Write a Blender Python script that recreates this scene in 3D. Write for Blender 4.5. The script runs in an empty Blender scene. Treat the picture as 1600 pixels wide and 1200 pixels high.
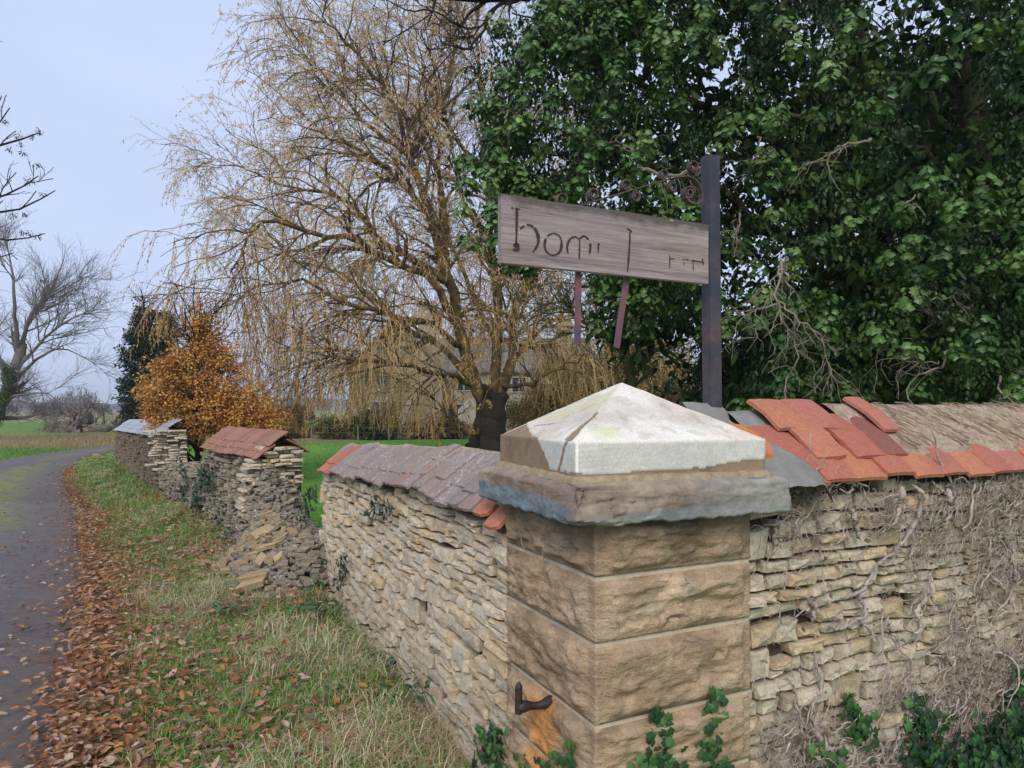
import bpy, math, random
import numpy as np
from mathutils import Vector, Matrix
PI = math.pi
rng = np.random.default_rng(11)
random.seed(5)
sc = bpy.context.scene
COL = sc.collection

# ------------------------------------------------------------------ camera
CAMZ = 1.6
F = 1077.0
cam_d = bpy.data.cameras.new('camera')
cam_d.sensor_width = 36.0
cam_d.lens = 36.0 * F / 1600.0
cam_d.shift_y = 0.025
cam_d.clip_start = 0.05
cam_d.clip_end = 5000
cam = bpy.data.objects.new('camera', cam_d)
cam.location = (0, 0, CAMZ)
cam.rotation_euler = (math.radians(90), 0, 0)
COL.objects.link(cam)
sc.camera = cam

# ------------------------------------------------------------------ sky, sun
SUN_EL, SUN_AZ = math.radians(38), math.radians(188)      # azimuth clockwise from +Y
w = bpy.data.worlds.new('World'); sc.world = w; w.use_nodes = True
nt = w.node_tree; nt.nodes.clear()
wo = nt.nodes.new('ShaderNodeOutputWorld'); bg = nt.nodes.new('ShaderNodeBackground')
sky = nt.nodes.new('ShaderNodeTexSky'); sky.sky_type = 'NISHITA'; sky.sun_disc = False
sky.sun_elevation = SUN_EL; sky.sun_rotation = SUN_AZ
sky.dust_density = 3.0
mx = nt.nodes.new('ShaderNodeMix'); mx.data_type = 'RGBA'
tc = nt.nodes.new('ShaderNodeTexCoord'); no = nt.nodes.new('ShaderNodeTexNoise')
mp = nt.nodes.new('ShaderNodeMapping'); mp.inputs['Scale'].default_value = (1, 1, 3.0)
no.inputs['Scale'].default_value = 1.6; no.inputs['Detail'].default_value = 5
cr = nt.nodes.new('ShaderNodeValToRGB')
cr.color_ramp.elements[0].position = .3; cr.color_ramp.elements[0].color = (3.25, 3.90, 5.55, 1)
cr.color_ramp.elements[1].position = .75; cr.color_ramp.elements[1].color = (4.05, 4.68, 6.20, 1)
nt.links.new(tc.outputs['Generated'], mp.inputs['Vector']); nt.links.new(mp.outputs[0], no.inputs['Vector'])
nt.links.new(no.outputs['Fac'], cr.inputs[0])
mx.inputs['Factor'].default_value = 0.93                   # overcast: the cloud deck hides nearly all of the clear sky
nt.links.new(sky.outputs[0], mx.inputs['A']); nt.links.new(cr.outputs[0], mx.inputs['B'])
nt.links.new(mx.outputs['Result'], bg.inputs['Color']); bg.inputs['Strength'].default_value = 0.1
nt.links.new(bg.outputs[0], wo.inputs['Surface'])
sl = bpy.data.lights.new('sun', 'SUN'); sl.energy = 1.5; sl.angle = math.radians(28); sl.color = (1.0, .93, .84)
so = bpy.data.objects.new('sun', sl); COL.objects.link(so)
so.location = (0, -20, 30)
_sd = Vector((math.sin(SUN_AZ)*math.cos(SUN_EL), math.cos(SUN_AZ)*math.cos(SUN_EL), math.sin(SUN_EL)))
so.rotation_euler = _sd.to_track_quat('Z', 'Y').to_euler()
sc.view_settings.view_transform = 'Standard'; sc.view_settings.look = 'None'
sc.view_settings.exposure = 0.78; sc.view_settings.gamma = 1.0; sc.view_settings.use_curve_mapping = False
sc.cycles.max_bounces = 6; sc.cycles.diffuse_bounces = 3; sc.cycles.transparent_max_bounces = 4

# ------------------------------------------------------------------ helpers
def px(x, y, d):
    "the point seen at photo pixel (x, y) at distance d along +Y"
    return np.array(((x-800)/F*d, d, CAMZ + (640-y)/F*d))

def hash3(i, j, k, seed=0):
    n = (i*374761393 + j*668265263 + k*1274126177 + seed*362437) & 0xffffffff
    n = ((n ^ (n >> 13)) * 1274126177) & 0xffffffff
    return ((n ^ (n >> 16)) & 0xffff) / 65535.0

def vnoise(p, seed=0):
    p = np.asarray(p, float); q = np.floor(p).astype(np.int64); f = p - q; f = f*f*(3-2*f)
    r = 0
    for a in (0, 1):
        for b in (0, 1):
            for c in (0, 1):
                wgt = (f[..., 0] if a else 1-f[..., 0])*(f[..., 1] if b else 1-f[..., 1])*(f[..., 2] if c else 1-f[..., 2])
                r = r + wgt*hash3(q[..., 0]+a, q[..., 1]+b, q[..., 2]+c, seed)
    return r*2-1

def fbm(p, octv=4, seed=0, gain=.5):
    p = np.asarray(p, float); r = 0; a = 1; s = 0
    for o in range(octv):
        r = r + a*vnoise(p*2**o + 17.3*o, seed+o); s += a; a *= gain
    return r/s

def P3(x, y, z=0.0):
    x = np.asarray(x, float); return np.stack([x, np.broadcast_to(y, x.shape).astype(float), np.broadcast_to(z, x.shape).astype(float)], -1)

def sstep(a, b, x):
    t = np.clip((x-a)/(b-a), 0, 1); return t*t*(3-2*t)

def mesh(name, V, Fs, col=None, smooth=False):
    "V (n,3); Fs one index array (m,k) or a list of them; col (n,3)"
    if not isinstance(Fs, (list, tuple)): Fs = [Fs]
    Fs = [np.asarray(f, np.int32) for f in Fs if len(f)]
    me = bpy.data.meshes.new(name); V = np.asarray(V, np.float32)
    me.vertices.add(len(V)); me.vertices.foreach_set('co', V.ravel())
    nl = sum(f.size for f in Fs); npoly = sum(len(f) for f in Fs)
    me.loops.add(nl); me.loops.foreach_set('vertex_index', np.concatenate([f.ravel() for f in Fs]))
    me.polygons.add(npoly)
    tot = np.concatenate([np.full(len(f), f.shape[1], np.int32) for f in Fs])
    st = np.concatenate([[0], np.cumsum(tot)[:-1]]).astype(np.int32)
    me.polygons.foreach_set('loop_start', st)
    try: me.polygons.foreach_set('loop_total', tot)
    except Exception: pass
    me.polygons.foreach_set('use_smooth', np.full(npoly, bool(smooth)))
    me.update(calc_edges=True)
    if col is not None:
        ca = me.color_attributes.new('Col', 'FLOAT_COLOR', 'POINT')
        c4 = np.ones((len(V), 4), np.float32); c4[:, :3] = col
        ca.data.foreach_set('color', c4.ravel())
    me.validate()
    return me

def obj(name, me, m=None, parent=None, loc=None, rot=None, scale=None, kind=None):
    o = bpy.data.objects.new(name, me); COL.objects.link(o)
    if m is not None and me is not None and not me.materials: me.materials.append(m)
    if parent: o.parent = parent
    if loc is not None: o.location = loc
    if rot is not None: o.rotation_euler = rot
    if scale is not None: o.scale = scale
    if kind: o['kind'] = kind
    return o

def tag(o, label, cat, group=None, kind=None):
    o['label'] = label; o['category'] = cat
    if group: o['group'] = group
    if kind: o['kind'] = kind
    return o

def thing(name, label, cat, loc=(0, 0, 0), rz=0, group=None):
    o = bpy.data.objects.new(name, None); COL.objects.link(o); o.location = loc; o.rotation_euler = (0, 0, rz)
    o.empty_display_size = .1
    return tag(o, label, cat, group)

class MB:
    "collects pieces for one mesh"
    def __init__(s): s.V = []; s.F = {}; s.C = []; s.n = 0
    def add(s, V, Fs, c=None):
        V = np.asarray(V, float)
        if not isinstance(Fs, (list, tuple)): Fs = [Fs]
        for f in Fs:
            f = np.asarray(f)
            if len(f): s.F.setdefault(f.shape[1], []).append(f + s.n)
        s.V.append(V); s.n += len(V)
        cc = np.ones((len(V), 3)) if c is None else np.broadcast_to(np.asarray(c, float), (len(V), 3))
        s.C.append(cc)
    def box(s, lo, hi, c=None):
        x0, y0, z0 = lo; x1, y1, z1 = hi
        V = [(x0,y0,z0),(x1,y0,z0),(x1,y1,z0),(x0,y1,z0),(x0,y0,z1),(x1,y0,z1),(x1,y1,z1),(x0,y1,z1)]
        s.add(V, np.array([(0,3,2,1),(4,5,6,7),(0,1,5,4),(1,2,6,5),(2,3,7,6),(3,0,4,7)]), c)
    def mesh(s, name, smooth=False, col=True):
        return mesh(name, np.concatenate(s.V), [np.concatenate(v) for v in s.F.values()],
                    np.concatenate(s.C) if col else None, smooth)

def norm(v): return v/np.maximum(np.linalg.norm(v, axis=-1, keepdims=True), 1e-9)

def tubes(P, R, k=3, cap=False):
    "P (N,S,3) polylines, R (N,S) radii -> verts, quads"
    P = np.asarray(P, float); R = np.asarray(R, float); N, S, _ = P.shape
    T = np.empty_like(P); T[:, 1:-1] = P[:, 2:]-P[:, :-2]; T[:, 0] = P[:, 1]-P[:, 0]; T[:, -1] = P[:, -1]-P[:, -2]
    T = norm(T); mainT = norm(P[:, -1]-P[:, 0])
    ref = np.where(np.abs(mainT[:, 2:3]) > .8, np.array([[1., 0, 0]]), np.array([[0, 0, 1.]]))[:, None, :]
    U = norm(np.cross(T, ref)); W = np.cross(T, U)
    a = np.arange(k)/k*2*PI
    V = P[:, :, None, :] + R[:, :, None, None]*(np.cos(a)[None, None, :, None]*U[:, :, None, :] + np.sin(a)[None, None, :, None]*W[:, :, None, :])
    idx = np.arange(N*S*k).reshape(N, S, k)
    A = idx[:, :-1, :]; B = idx[:, 1:, :]
    q = np.stack([A, B, np.roll(B, -1, 2), np.roll(A, -1, 2)], -1).reshape(-1, 4)
    return V.reshape(-1, 3), q

def resample(pts, S):
    pts = np.asarray(pts, float)
    d = np.r_[0, np.cumsum(np.linalg.norm(np.diff(pts, axis=0), axis=1))]
    # Catmull-Rom for a natural curve
    t = np.linspace(0, d[-1], S); out = np.empty((S, 3)); n = len(pts)
    for a, tt in enumerate(t):
        i = min(np.searchsorted(d, tt, side='right')-1, n-2); i = max(i, 0)
        u = (tt-d[i])/max(d[i+1]-d[i], 1e-9)
        p0 = pts[max(i-1, 0)]; p1 = pts[i]; p2 = pts[i+1]; p3 = pts[min(i+2, n-1)]
        out[a] = .5*((2*p1)+(-p0+p2)*u+(2*p0-5*p1+4*p2-p3)*u*u+(-p0+3*p1-3*p2+p3)*u**3)
    return out

def grow(start, direc, length, S, grav=0., wig=.15, r=None):
    "batch of wandering shoots: (N,3),(N,3),(N,) -> (N,S,3)"
    r = r or rng
    p = np.array(start, float); d = norm(np.array(direc, float)); L = np.asarray(length, float)[:, None]/(S-1)
    grav = np.broadcast_to(np.asarray(grav, float), (len(p),))[:, None]
    out = [p.copy()]
    for i in range(S-1):
        d = norm(d + wig*r.normal(size=d.shape) + grav*np.array([[0, 0, -1.]]))
        p = p + d*L; out.append(p.copy())
    return np.stack(out, 1)

def spawn(P, R, n, tlo=.2, thi=1., ang=(.5, 1.1), r=None, weight=None, up=0.):
    "n children over polylines P (N,S,3): start, direction, parent radius, parent index, t"
    r = r or rng; N, S, _ = P.shape
    if weight is None: weight = np.linalg.norm(P[:, -1]-P[:, 0], axis=1)
    i = r.choice(N, n, p=weight/weight.sum()); t = r.uniform(tlo, thi, n)*(S-1)
    k = np.minimum(t.astype(int), S-2); f = (t-k)[:, None]
    a = P[i, k]; b = P[i, k+1]; s = a*(1-f)+b*f; T = norm(b-a)
    pr = norm(np.cross(T, r.normal(size=(n, 3)))); pr = norm(pr+np.array([[0, 0, up]]))
    an = r.uniform(ang[0], ang[1], n)[:, None]
    d = T*np.cos(an)+pr*np.sin(an)
    rad = R[i, k]*(1-f[:, 0])+R[i, k+1]*f[:, 0]
    return s, d, rad, i, t/(S-1)

def taper(r0, r1, S):
    t = np.linspace(0, 1, S)[None, :]
    return np.asarray(r0)[:, None]*(1-t)+np.asarray(r1)[:, None]*t

def scatter(TV, TF, pos, ax, nrm, size, col):
    "copies of a little template (x along ax, z along nrm)"
    ax = norm(ax); y = norm(np.cross(nrm, ax)); z = np.cross(ax, y)
    size = np.asarray(size, float)
    if size.ndim == 1: size = np.repeat(size[:, None], 3, 1)
    TV = np.asarray(TV, float); n = len(pos); k = len(TV)
    V = pos[:, None, :] + TV[None, :, 0:1]*size[:, None, 0:1]*ax[:, None, :] + TV[None, :, 1:2]*size[:, None, 1:2]*y[:, None, :] + TV[None, :, 2:3]*size[:, None, 2:3]*z[:, None, :]
    off = (np.arange(n)*k)[:, None, None]
    Fs = [(np.asarray(f)[None]+off).reshape(-1, np.asarray(f).shape[1]) for f in (TF if isinstance(TF, list) else [TF])]
    C = np.repeat(col, k, 0)
    return V.reshape(-1, 3), Fs, C

# leaf templates
IVY_V = [(0,0,0),(.12,.42,-.08),(.42,.30,.0),(.55,.52,-.10),(1.0,0,-.10),(.55,-.52,-.10),(.42,-.30,.0),(.12,-.42,-.08),(.45,0,.05)]
IVY_F = [np.array([(0,8,1),(1,8,2),(2,8,3),(3,8,4),(4,8,5),(5,8,6),(6,8,7),(7,8,0)])]
OVAL_V = [(0,0,0),(.3,.26,.04),(.7,.22,.0),(1,0,-.06),(.7,-.22,.0),(.3,-.26,.04),(.5,0,-.05)]
OVAL_F = [np.array([(0,6,1),(1,6,2),(2,6,3),(3,6,4),(4,6,5),(5,6,0)])]
SLIM_V = [(0,0,0),(.5,.13,.03),(1,0,-.05),(.5,-.13,.03)]
SLIM_F = [np.array([(0,3,2,1)])]
DIA_V = [(0,0,0),(.45,.35,.06),(1,0,-.04),(.45,-.35,.06)]
DIA_F = [np.array([(0,3,2),(0,2,1)])]

# ------------------------------------------------------------------ materials
class NM:
    def __init__(s, name):
        s.m = bpy.data.materials.new(name); s.m.use_nodes = True; s.t = s.m.node_tree; s.t.nodes.clear()
        s.out = s.n('ShaderNodeOutputMaterial')
    def n(s, typ, **kw):
        nd = s.t.nodes.new(typ)
        for k, v in kw.items(): setattr(nd, k, v)
        return nd
    def l(s, a, b): s.t.links.new(a, b)
    def set(s, sock, v):
        if hasattr(v, 'links') or isinstance(v, bpy.types.NodeSocket): s.l(v, sock)
        else:
            if isinstance(v, (tuple, list)) and len(v) == 3 and sock.type == 'RGBA': v = (*v, 1)
            sock.default_value = v
    def pos(s, scale=1.0, stretch=(1, 1, 1), obj=False):
        src = s.n('ShaderNodeTexCoord').outputs['Object'] if obj else s.n('ShaderNodeNewGeometry').outputs['Position']
        mp = s.n('ShaderNodeMapping'); mp.inputs['Scale'].default_value = [scale*a for a in stretch]; s.l(src, mp.inputs[0]); return mp.outputs[0]
    def noise(s, v, scale=1., detail=4., rough=.55, dist=0.):
        nd = s.n('ShaderNodeTexNoise'); s.l(v, nd.inputs['Vector']); nd.inputs['Scale'].default_value = scale
        nd.inputs['Detail'].default_value = detail; nd.inputs['Roughness'].default_value = rough; nd.inputs['Distortion'].default_value = dist
        return nd.outputs['Fac']
    def voro(s, v, scale=1., feature='F1', out='Distance'):
        nd = s.n('ShaderNodeTexVoronoi', feature=feature); s.l(v, nd.inputs['Vector']); nd.inputs['Scale'].default_value = scale
        return nd.outputs[out]
    def ramp(s, fac, stops, interp='LINEAR'):
        nd = s.n('ShaderNodeValToRGB'); s.l(fac, nd.inputs[0]); e = nd.color_ramp.elements; nd.color_ramp.interpolation = interp
        while len(e) < len(stops): e.new(.5)
        for el, (p, c) in zip(e, stops):
            el.position = p; el.color = (c, c, c, 1) if not isinstance(c, (tuple, list)) else (*c, 1)
        return nd.outputs['Color']
    def mix(s, fac, a, b, blend='MIX'):
        nd = s.n('ShaderNodeMix', data_type='RGBA', blend_type=blend)
        s.set(nd.inputs['Factor'], fac); s.set(nd.inputs['A'], a); s.set(nd.inputs['B'], b); return nd.outputs['Result']
    def math(s, op, a, b=0.):
        nd = s.n('ShaderNodeMath', operation=op); s.set(nd.inputs[0], a); s.set(nd.inputs[1], b); return nd.outputs[0]
    def attr(s, name='Col'): return s.n('ShaderNodeAttribute', attribute_name=name).outputs['Color']
    def rand(s): return s.n('ShaderNodeObjectInfo').outputs['Random']
    def bump(s, h, strength=.5, dist=.01, nrm=None):
        nd = s.n('ShaderNodeBump'); nd.inputs['Strength'].default_value = strength; nd.inputs['Distance'].default_value = dist
        s.l(h, nd.inputs['Height'])
        if nrm: s.l(nrm, nd.inputs['Normal'])
        return nd.outputs[0]
    def bsdf(s, color, rough=.8, nrm=None, spec=.3, metal=0., trans=0.):
        b = s.n('ShaderNodeBsdfPrincipled'); s.set(b.inputs['Base Color'], color); s.set(b.inputs['Roughness'], rough)
        b.inputs['Specular IOR Level'].default_value = spec; b.inputs['Metallic'].default_value = metal
        if nrm: s.l(nrm, b.inputs['Normal'])
        o = b.outputs[0]
        if trans:
            t = s.n('ShaderNodeBsdfTranslucent'); s.set(t.inputs[0], color)
            ms = s.n('ShaderNodeMixShader'); ms.inputs[0].default_value = trans; s.l(o, ms.inputs[1]); s.l(t.outputs[0], ms.inputs[2]); o = ms.outputs[0]
        s.l(o, s.out.inputs['Surface']); return s.m

def mat_leaf(name, rough=.45, spec=.4, trans=.25):
    N = NM(name); c = N.attr()
    n = N.noise(N.pos(60), 1, 2)
    return N.bsdf(N.mix(.35, c, N.mix(n, (0, 0, 0), c, 'MIX'), 'MIX'), rough, None, spec, 0, trans)

def mat_bark(name, a, b, scale=12, moss=None):
    N = NM(name); p = N.pos(scale, (1, 1, .35))
    n = N.noise(p, 1, 6, .65); c = N.ramp(n, [(.3, a), (.7, b)])
    if moss: c = N.mix(N.ramp(N.noise(N.pos(3), 1, 5), [(.45, 0.), (.62, 1.)]), c, moss)
    return N.bsdf(c, .9, N.bump(n, .8, .03), .15)

def mat_stone(name, stops, fine=(.75, 1.15), scale=9., bump=.6, rnd=True, rough=.92, lichen=None, attr=False, dist=.012):
    N = NM(name); p = N.pos(1)
    if rnd:
        wn = N.n('ShaderNodeMath', operation='ADD')
        N.l(N.attr() if rnd == 'attr' else N.rand(), wn.inputs[0])
        n0 = N.noise(p, scale*.6, 4, .6); N.l(n0, wn.inputs[1])
        sc_ = N.math('MULTIPLY', wn.outputs[0], .56)
        c = N.ramp(sc_, stops)
    else:
        c = N.ramp(N.noise(p, scale, 6, .62), stops)
    if attr: c = N.mix(1., c, N.attr(), 'MULTIPLY')
    if lichen:
        sx = N.n('ShaderNodeSeparateXYZ'); N.l(N.n('ShaderNodeNewGeometry').outputs['Position'], sx.inputs[0])
        dz = N.math('ADD', sx.outputs[2], N.math('MULTIPLY', N.noise(p, 1.6, 4, .6), .7))
        c = N.mix(N.ramp(dz, [(.55, .60), (1.02, 0.)]), c, N.mix(.5, c, (.20, .17, .14)))
    n1 = N.noise(p, scale*7, 5, .65); n2 = N.noise(p, scale*30, 3, .6)
    c = N.mix(1., c, N.ramp(n1, [(.3, fine[0]), (.7, fine[1])]), 'MULTIPLY')
    c = N.mix(1., c, N.ramp(n2, [(.3, .82), (.7, 1.14)]), 'MULTIPLY')
    if lichen:
        c = N.mix(N.ramp(N.noise(p, scale*2.2, 5, .7), [(.60, 0.), (.66, 1.)]), c, lichen)
    h = N.math('ADD', n1, N.math('MULTIPLY', n2, .35))
    h = N.math('ADD', h, N.noise(p, scale*2.5, 5, .6))
    return N.bsdf(c, rough, N.bump(h, bump, dist), .2)

# ================================================================== setting: ground, road, hill
RE = np.array([(6.2,-10),(3.2,-5.5),(-.2,0),(-2.0,3.0),(-3.0,4.8),(-4.5,7.2),(-6.7,10.6),(-9.3,14.4),(-11.5,17.8),(-13.2,20.8),(-14.6,24),(-15.6,28),(-16.2,32),(-16.0,40),(-14.5,54),(-12,80)], float)
LE = np.array([(3.6,-11.6),(.6,-7.1),(-2.8,-1.6),(-4.6,1.5),(-5.6,3.3),(-7.0,5.8),(-9.2,9.1),(-11.6,12.6),(-13.8,16.3),(-15.3,19.7),(-16.5,23.4),(-17.4,28),(-18.0,32.5),(-18,40),(-16.5,54),(-14,80)], float)
RE3 = resample(np.c_[RE, np.zeros(len(RE))], 220)[:, :2]; LE3 = resample(np.c_[LE, np.zeros(len(LE))], 220)[:, :2]
def dist_poly(x, y, L):
    "signed distance to a polyline running towards +y: positive on its right"
    sh = np.shape(x); p = np.c_[np.ravel(x), np.ravel(y)]; best = np.full(len(p), 1e9); sg = np.ones(len(p))
    for a, b in zip(L[:-1], L[1:]):
        d = b-a; t = np.clip(((p-a)@d)/(d@d), 0, 1); q = p-(a+t[:, None]*d); r = np.hypot(q[:, 0], q[:, 1])
        s_ = np.sign(d[1]*q[:, 0]-d[0]*q[:, 1]); m = r < best-1e-9
        best[m] = r[m]; sg[m] = s_[m]
    return (best*sg).reshape(sh)
W = np.array([(-.021, 2.544), (-1.60, 5.82), (-2.75, 7.5), (-4.4, 9.74), (-6.4, 12.5), (-11.6, 20.2)])
Wx = np.r_[[(2.0, -1.65)], W, [(-16, 27)]]
def gh(x, y):
    x = np.asarray(x, float); y = np.asarray(y, float)
    dr = dist_poly(x, y, RE[::1]); dl = -dist_poly(x, y, LE); dw = dist_poly(x, y, Wx)
    near = (np.abs(x) < 60) & (y < 70)
    v = sstep(.0, .9, dr)*(1-sstep(-.4, .3, dw))
    n = fbm(P3(x*1.1, y*1.1), 4, 3); n2 = fbm(P3(x*5, y*5), 3, 8)
    h = v*(.05+.05*n+.035*n2 + .10*sstep(-1.3, -.1, dw))
    h = h + sstep(0, 1.2, dl)*(.05+.04*n)
    h = h + sstep(.3, 2, dw)*(.03+.03*n)
    return np.where(dr > 0, h, np.where(dl > 0, h, -.02))
RUST = dict()
def smooth_coords(lo, hi, fine_lo, fine_hi, step, growth=1.13):
    c = list(np.arange(fine_lo, fine_hi, step)); s = step
    while c[-1] < hi: s *= growth; c.append(c[-1]+s)
    s = step
    while c[0] > lo: s *= growth; c.insert(0, c[0]-s)
    return np.array(c)
gx = smooth_coords(-900, 900, -9, 2.5, .07, 1.07); gy = smooth_coords(-60, 1400, 1.5, 13, .07, 1.06)
X, Y = np.meshgrid(gx, gy); Z = gh(X, Y)
far = sstep(60, 130, np.hypot(X, Y)); Z = Z*(1-far)
V = np.stack([X, Y, Z], -1).reshape(-1, 3)
ny, nx = X.shape; idx = np.arange(nx*ny).reshape(ny, nx)
Fq = np.stack([idx[:-1, :-1], idx[:-1, 1:], idx[1:, 1:], idx[1:, :-1]], -1).reshape(-1, 4)
def ground_col(x, y):
    n = fbm(P3(x*.35, y*.35), 4, 21)[..., None]; n2 = fbm(P3(x*1.3, y*1.3), 4, 31)[..., None]; n3 = fbm(P3(x*.05, y*.05), 3, 41)[..., None]
    dr = dist_poly(x, y, RE)[..., None]; dl = -dist_poly(x, y, LE)[..., None]; dw = dist_poly(x, y, Wx)[..., None]; yy = np.asarray(y)[..., None]; xx = np.asarray(x)[..., None]
    lawn = np.array([.13, .29, .045])*(1+.25*n+.2*n2)
    straw = np.array([.46, .37, .22]); litter = np.array([.30, .17, .09]); soil = np.array([.20, .15, .10]); grn = np.array([.16, .24, .07])
    verge = soil*(1-sstep(-.4, .3, n2)) + grn*sstep(-.4, .3, n2)
    verge = verge*(1-sstep(.1, .5, n)) + straw*.8*sstep(.1, .5, n)
    lit = (1-sstep(.3, 1.1+.3*n, dr)); verge = verge*(1-lit)+litter*lit
    verge = verge*(1-sstep(9, 15, yy)*.8)+(grn*1.2*(1+.3*n2))*sstep(9, 15, yy)*.8
    c = np.where((dw > 0), lawn, verge)
    # the land beyond the lane
    green = np.array([.12, .22, .045])*(1+.2*n); rough = np.array([.24, .19, .085])*(1+.4*n2); pale = np.array([.25, .25, .10])*(1+.12*n)
    yl = yy+n*2.5+xx*.12
    f = green
    k = sstep(25, 27.5, yl)*(1-sstep(37, 43, yl)); f = f*(1-k)+rough*k
    k = sstep(74, 84, yl); f = f*(1-k)+pale*k
    far_ = (dl > 0) | (yy > 33) & (xx < -8) | (yy > 60)
    c = np.where(far_, f, c)
    return np.clip(c, .01, .8)
N = NM('turf_soil'); c = N.attr(); p = N.pos(1)
c = N.mix(1., c, N.ramp(N.noise(p, 9, 6, .7), [(.3, .55), (.7, 1.4)]), 'MULTIPLY'); c = N.mix(1., c, N.ramp(N.noise(p, 60, 4, .7), [(.3, .6), (.7, 1.35)]), 'MULTIPLY')
M_ground = N.bsdf(c, .95, N.bump(N.noise(p, 25, 6, .7), .8, .04), .1)
obj('ground', mesh('ground', V, Fq, ground_col(X, Y).reshape(-1, 3), True), M_ground, kind='structure')

# lane: sheet with a slight crown and a moss strip
nt_ = 26; tt = np.linspace(0, 1, nt_)
RP = np.repeat(RE3[:, None, :], nt_, 1)*(1-tt)[None, :, None] + LE3[:, None, :]*tt[None, :, None]
wob = fbm(P3(RP[:, :, 0]*2.2, RP[:, :, 1]*2.2), 3, 5)*.10
edge = (np.abs(tt-.5)*2)**8
RP[:, :, 0] += (wob*edge[None, :]*np.sign(.5-tt)[None, :])
rz_ = .006 + .03*(1-(2*tt-1)**2)[None, :] + .006*fbm(P3(RP[:, :, 0]*1.5, RP[:, :, 1]*1.5), 3, 6)
V = np.concatenate([RP, rz_[:, :, None]], -1); i_ = np.arange(V.shape[0]*nt_).reshape(V.shape[0], nt_)
Fq = np.stack([i_[:-1, :-1], i_[1:, :-1], i_[1:, 1:], i_[:-1, 1:]], -1).reshape(-1, 4)[:, ::-1]
mossf = np.exp(-((tt-.37)/.15)**2)[None, :]*sstep(-.35, .1, .25+ fbm(P3(RP[:, :, 0]*.7, RP[:, :, 1]*.7), 3, 9)+sstep(9, 12, RP[:, :, 1])*.35-.45*(RP[:, :, 1] > 19)-.1)
mossf = mossf*sstep(7, 10, RP[:, :, 1])
mudf = np.broadcast_to(np.exp(-(tt/.14)**2)[None, :]+.7*np.exp(-((1-tt)/.2)**2)[None, :], mossf.shape)
V = V.reshape(-1, 3)
N = NM('wet_tarmac'); p = N.pos(1); a = N.attr()
n1 = N.noise(p, 1.1, 5, .6); n2 = N.noise(p, 90, 4, .75); n3 = N.noise(p, 14, 5, .6)
c = N.ramp(n1, [(.35, (.085, .070, .072)), (.62, (.155, .133, .132))])
c = N.mix(1., c, N.ramp(n2, [(.3, .5), (.72, 1.6)]), 'MULTIPLY'); c = N.mix(1., c, N.ramp(n3, [(.3, .7), (.7, 1.22)]), 'MULTIPLY')
c = N.mix(N.ramp(N.noise(p, 3.2, 5, .65), [(.6, 0.), (.72, .6)]), c, (.075, .05, .035))
sep = N.n('ShaderNodeSeparateColor'); N.l(a, sep.inputs[0]); mf = N.math('MULTIPLY', sep.outputs[0], N.ramp(N.noise(p, 5, 5, .6), [(.38, 0.), (.55, 1.)]))
md = N.math('MULTIPLY', sep.outputs[1], N.ramp(N.noise(p, 3.5, 5, .65), [(.30, .35), (.6, 1.)]))
c = N.mix(md, c, (.13, .095, .07)); c = N.mix(mf, c, (.20, .21, .04))
M_road = N.bsdf(c, N.ramp(n1, [(.38, .45), (.6, .8)]), N.bump(N.math('ADD', n2, n3), .8, .010), .3)
obj('road', mesh('road', V, Fq, np.c_[mossf.reshape(-1), mudf.reshape(-1), mudf.reshape(-1)*0], True), M_road, kind='structure')

# distant hill
hx = np.linspace(-900, 900, 160); hz = np.clip(10+6*fbm(P3(hx*.006, 0), 4, 77)+5*np.exp(-((hx+210)/110)**2), 1, 60)+1.0*fbm(P3(hx*.1, 3), 3, 5)
V = np.concatenate([np.c_[hx, 760+0*hx, -1+0*hx], np.c_[hx, 800+0*hx, hz], np.c_[hx, 1000+0*hx, hz*.6], np.c_[hx, 1200+0*hx, -1+0*hx]])
i_ = np.arange(4*160).reshape(4, 160); Fq = np.stack([i_[:-1, :-1], i_[:-1, 1:], i_[1:, 1:], i_[1:, :-1]], -1).reshape(-1, 4)
N = NM('wooded_hill'); M_hill = N.bsdf(N.ramp(N.noise(N.pos(.05), 1, 6), [(.35, (.05, .065, .06)), (.65, (.09, .11, .09))]), .95, None, .05)
obj('hill', mesh('hill', V, Fq, None, True), M_hill, kind='structure')

# ================================================================== stone and tile materials
WALLSTOPS = [(.15, (.46, .385, .285)), (.32, (.63, .54, .40)), (.48, (.52, .445, .335)), (.6, (.64, .545, .40)), (.72, (.56, .42, .25)), (.85, (.54, .465, .36)), (.97, (.42, .35, .26))]
M_stone = mat_stone('limestone_rubble', WALLSTOPS, scale=8, lichen=(.40, .38, .33))
M_stone_a = mat_stone('limestone_rubble_joined', WALLSTOPS, scale=8, rnd='attr', lichen=(.40, .38, .33))
OLDSTOPS = [(.15, (.20, .17, .135)), (.35, (.31, .265, .20)), (.5, (.25, .215, .17)), (.65, (.36, .31, .23)), (.8, (.30, .25, .18)), (.95, (.22, .19, .15))]
M_old = mat_stone('weathered_rubble', OLDSTOPS, scale=8, rnd='attr', lichen=(.48, .47, .45))
YELSTOPS = [(.15, (.44, .30, .13)), (.4, (.34, .26, .15)), (.6, (.47, .36, .20)), (.9, (.29, .24, .17))]
M_yel = mat_stone('fresh_broken_stone', YELSTOPS, scale=9)
N = NM('earth_fill'); p = N.pos(1)
M_core = N.bsdf(N.ramp(N.noise(p, 30, 6, .7), [(.35, (.055, .043, .032)), (.65, (.14, .115, .085))]), .95, N.bump(N.noise(p, 40, 6), 1, .03), .1)

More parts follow.
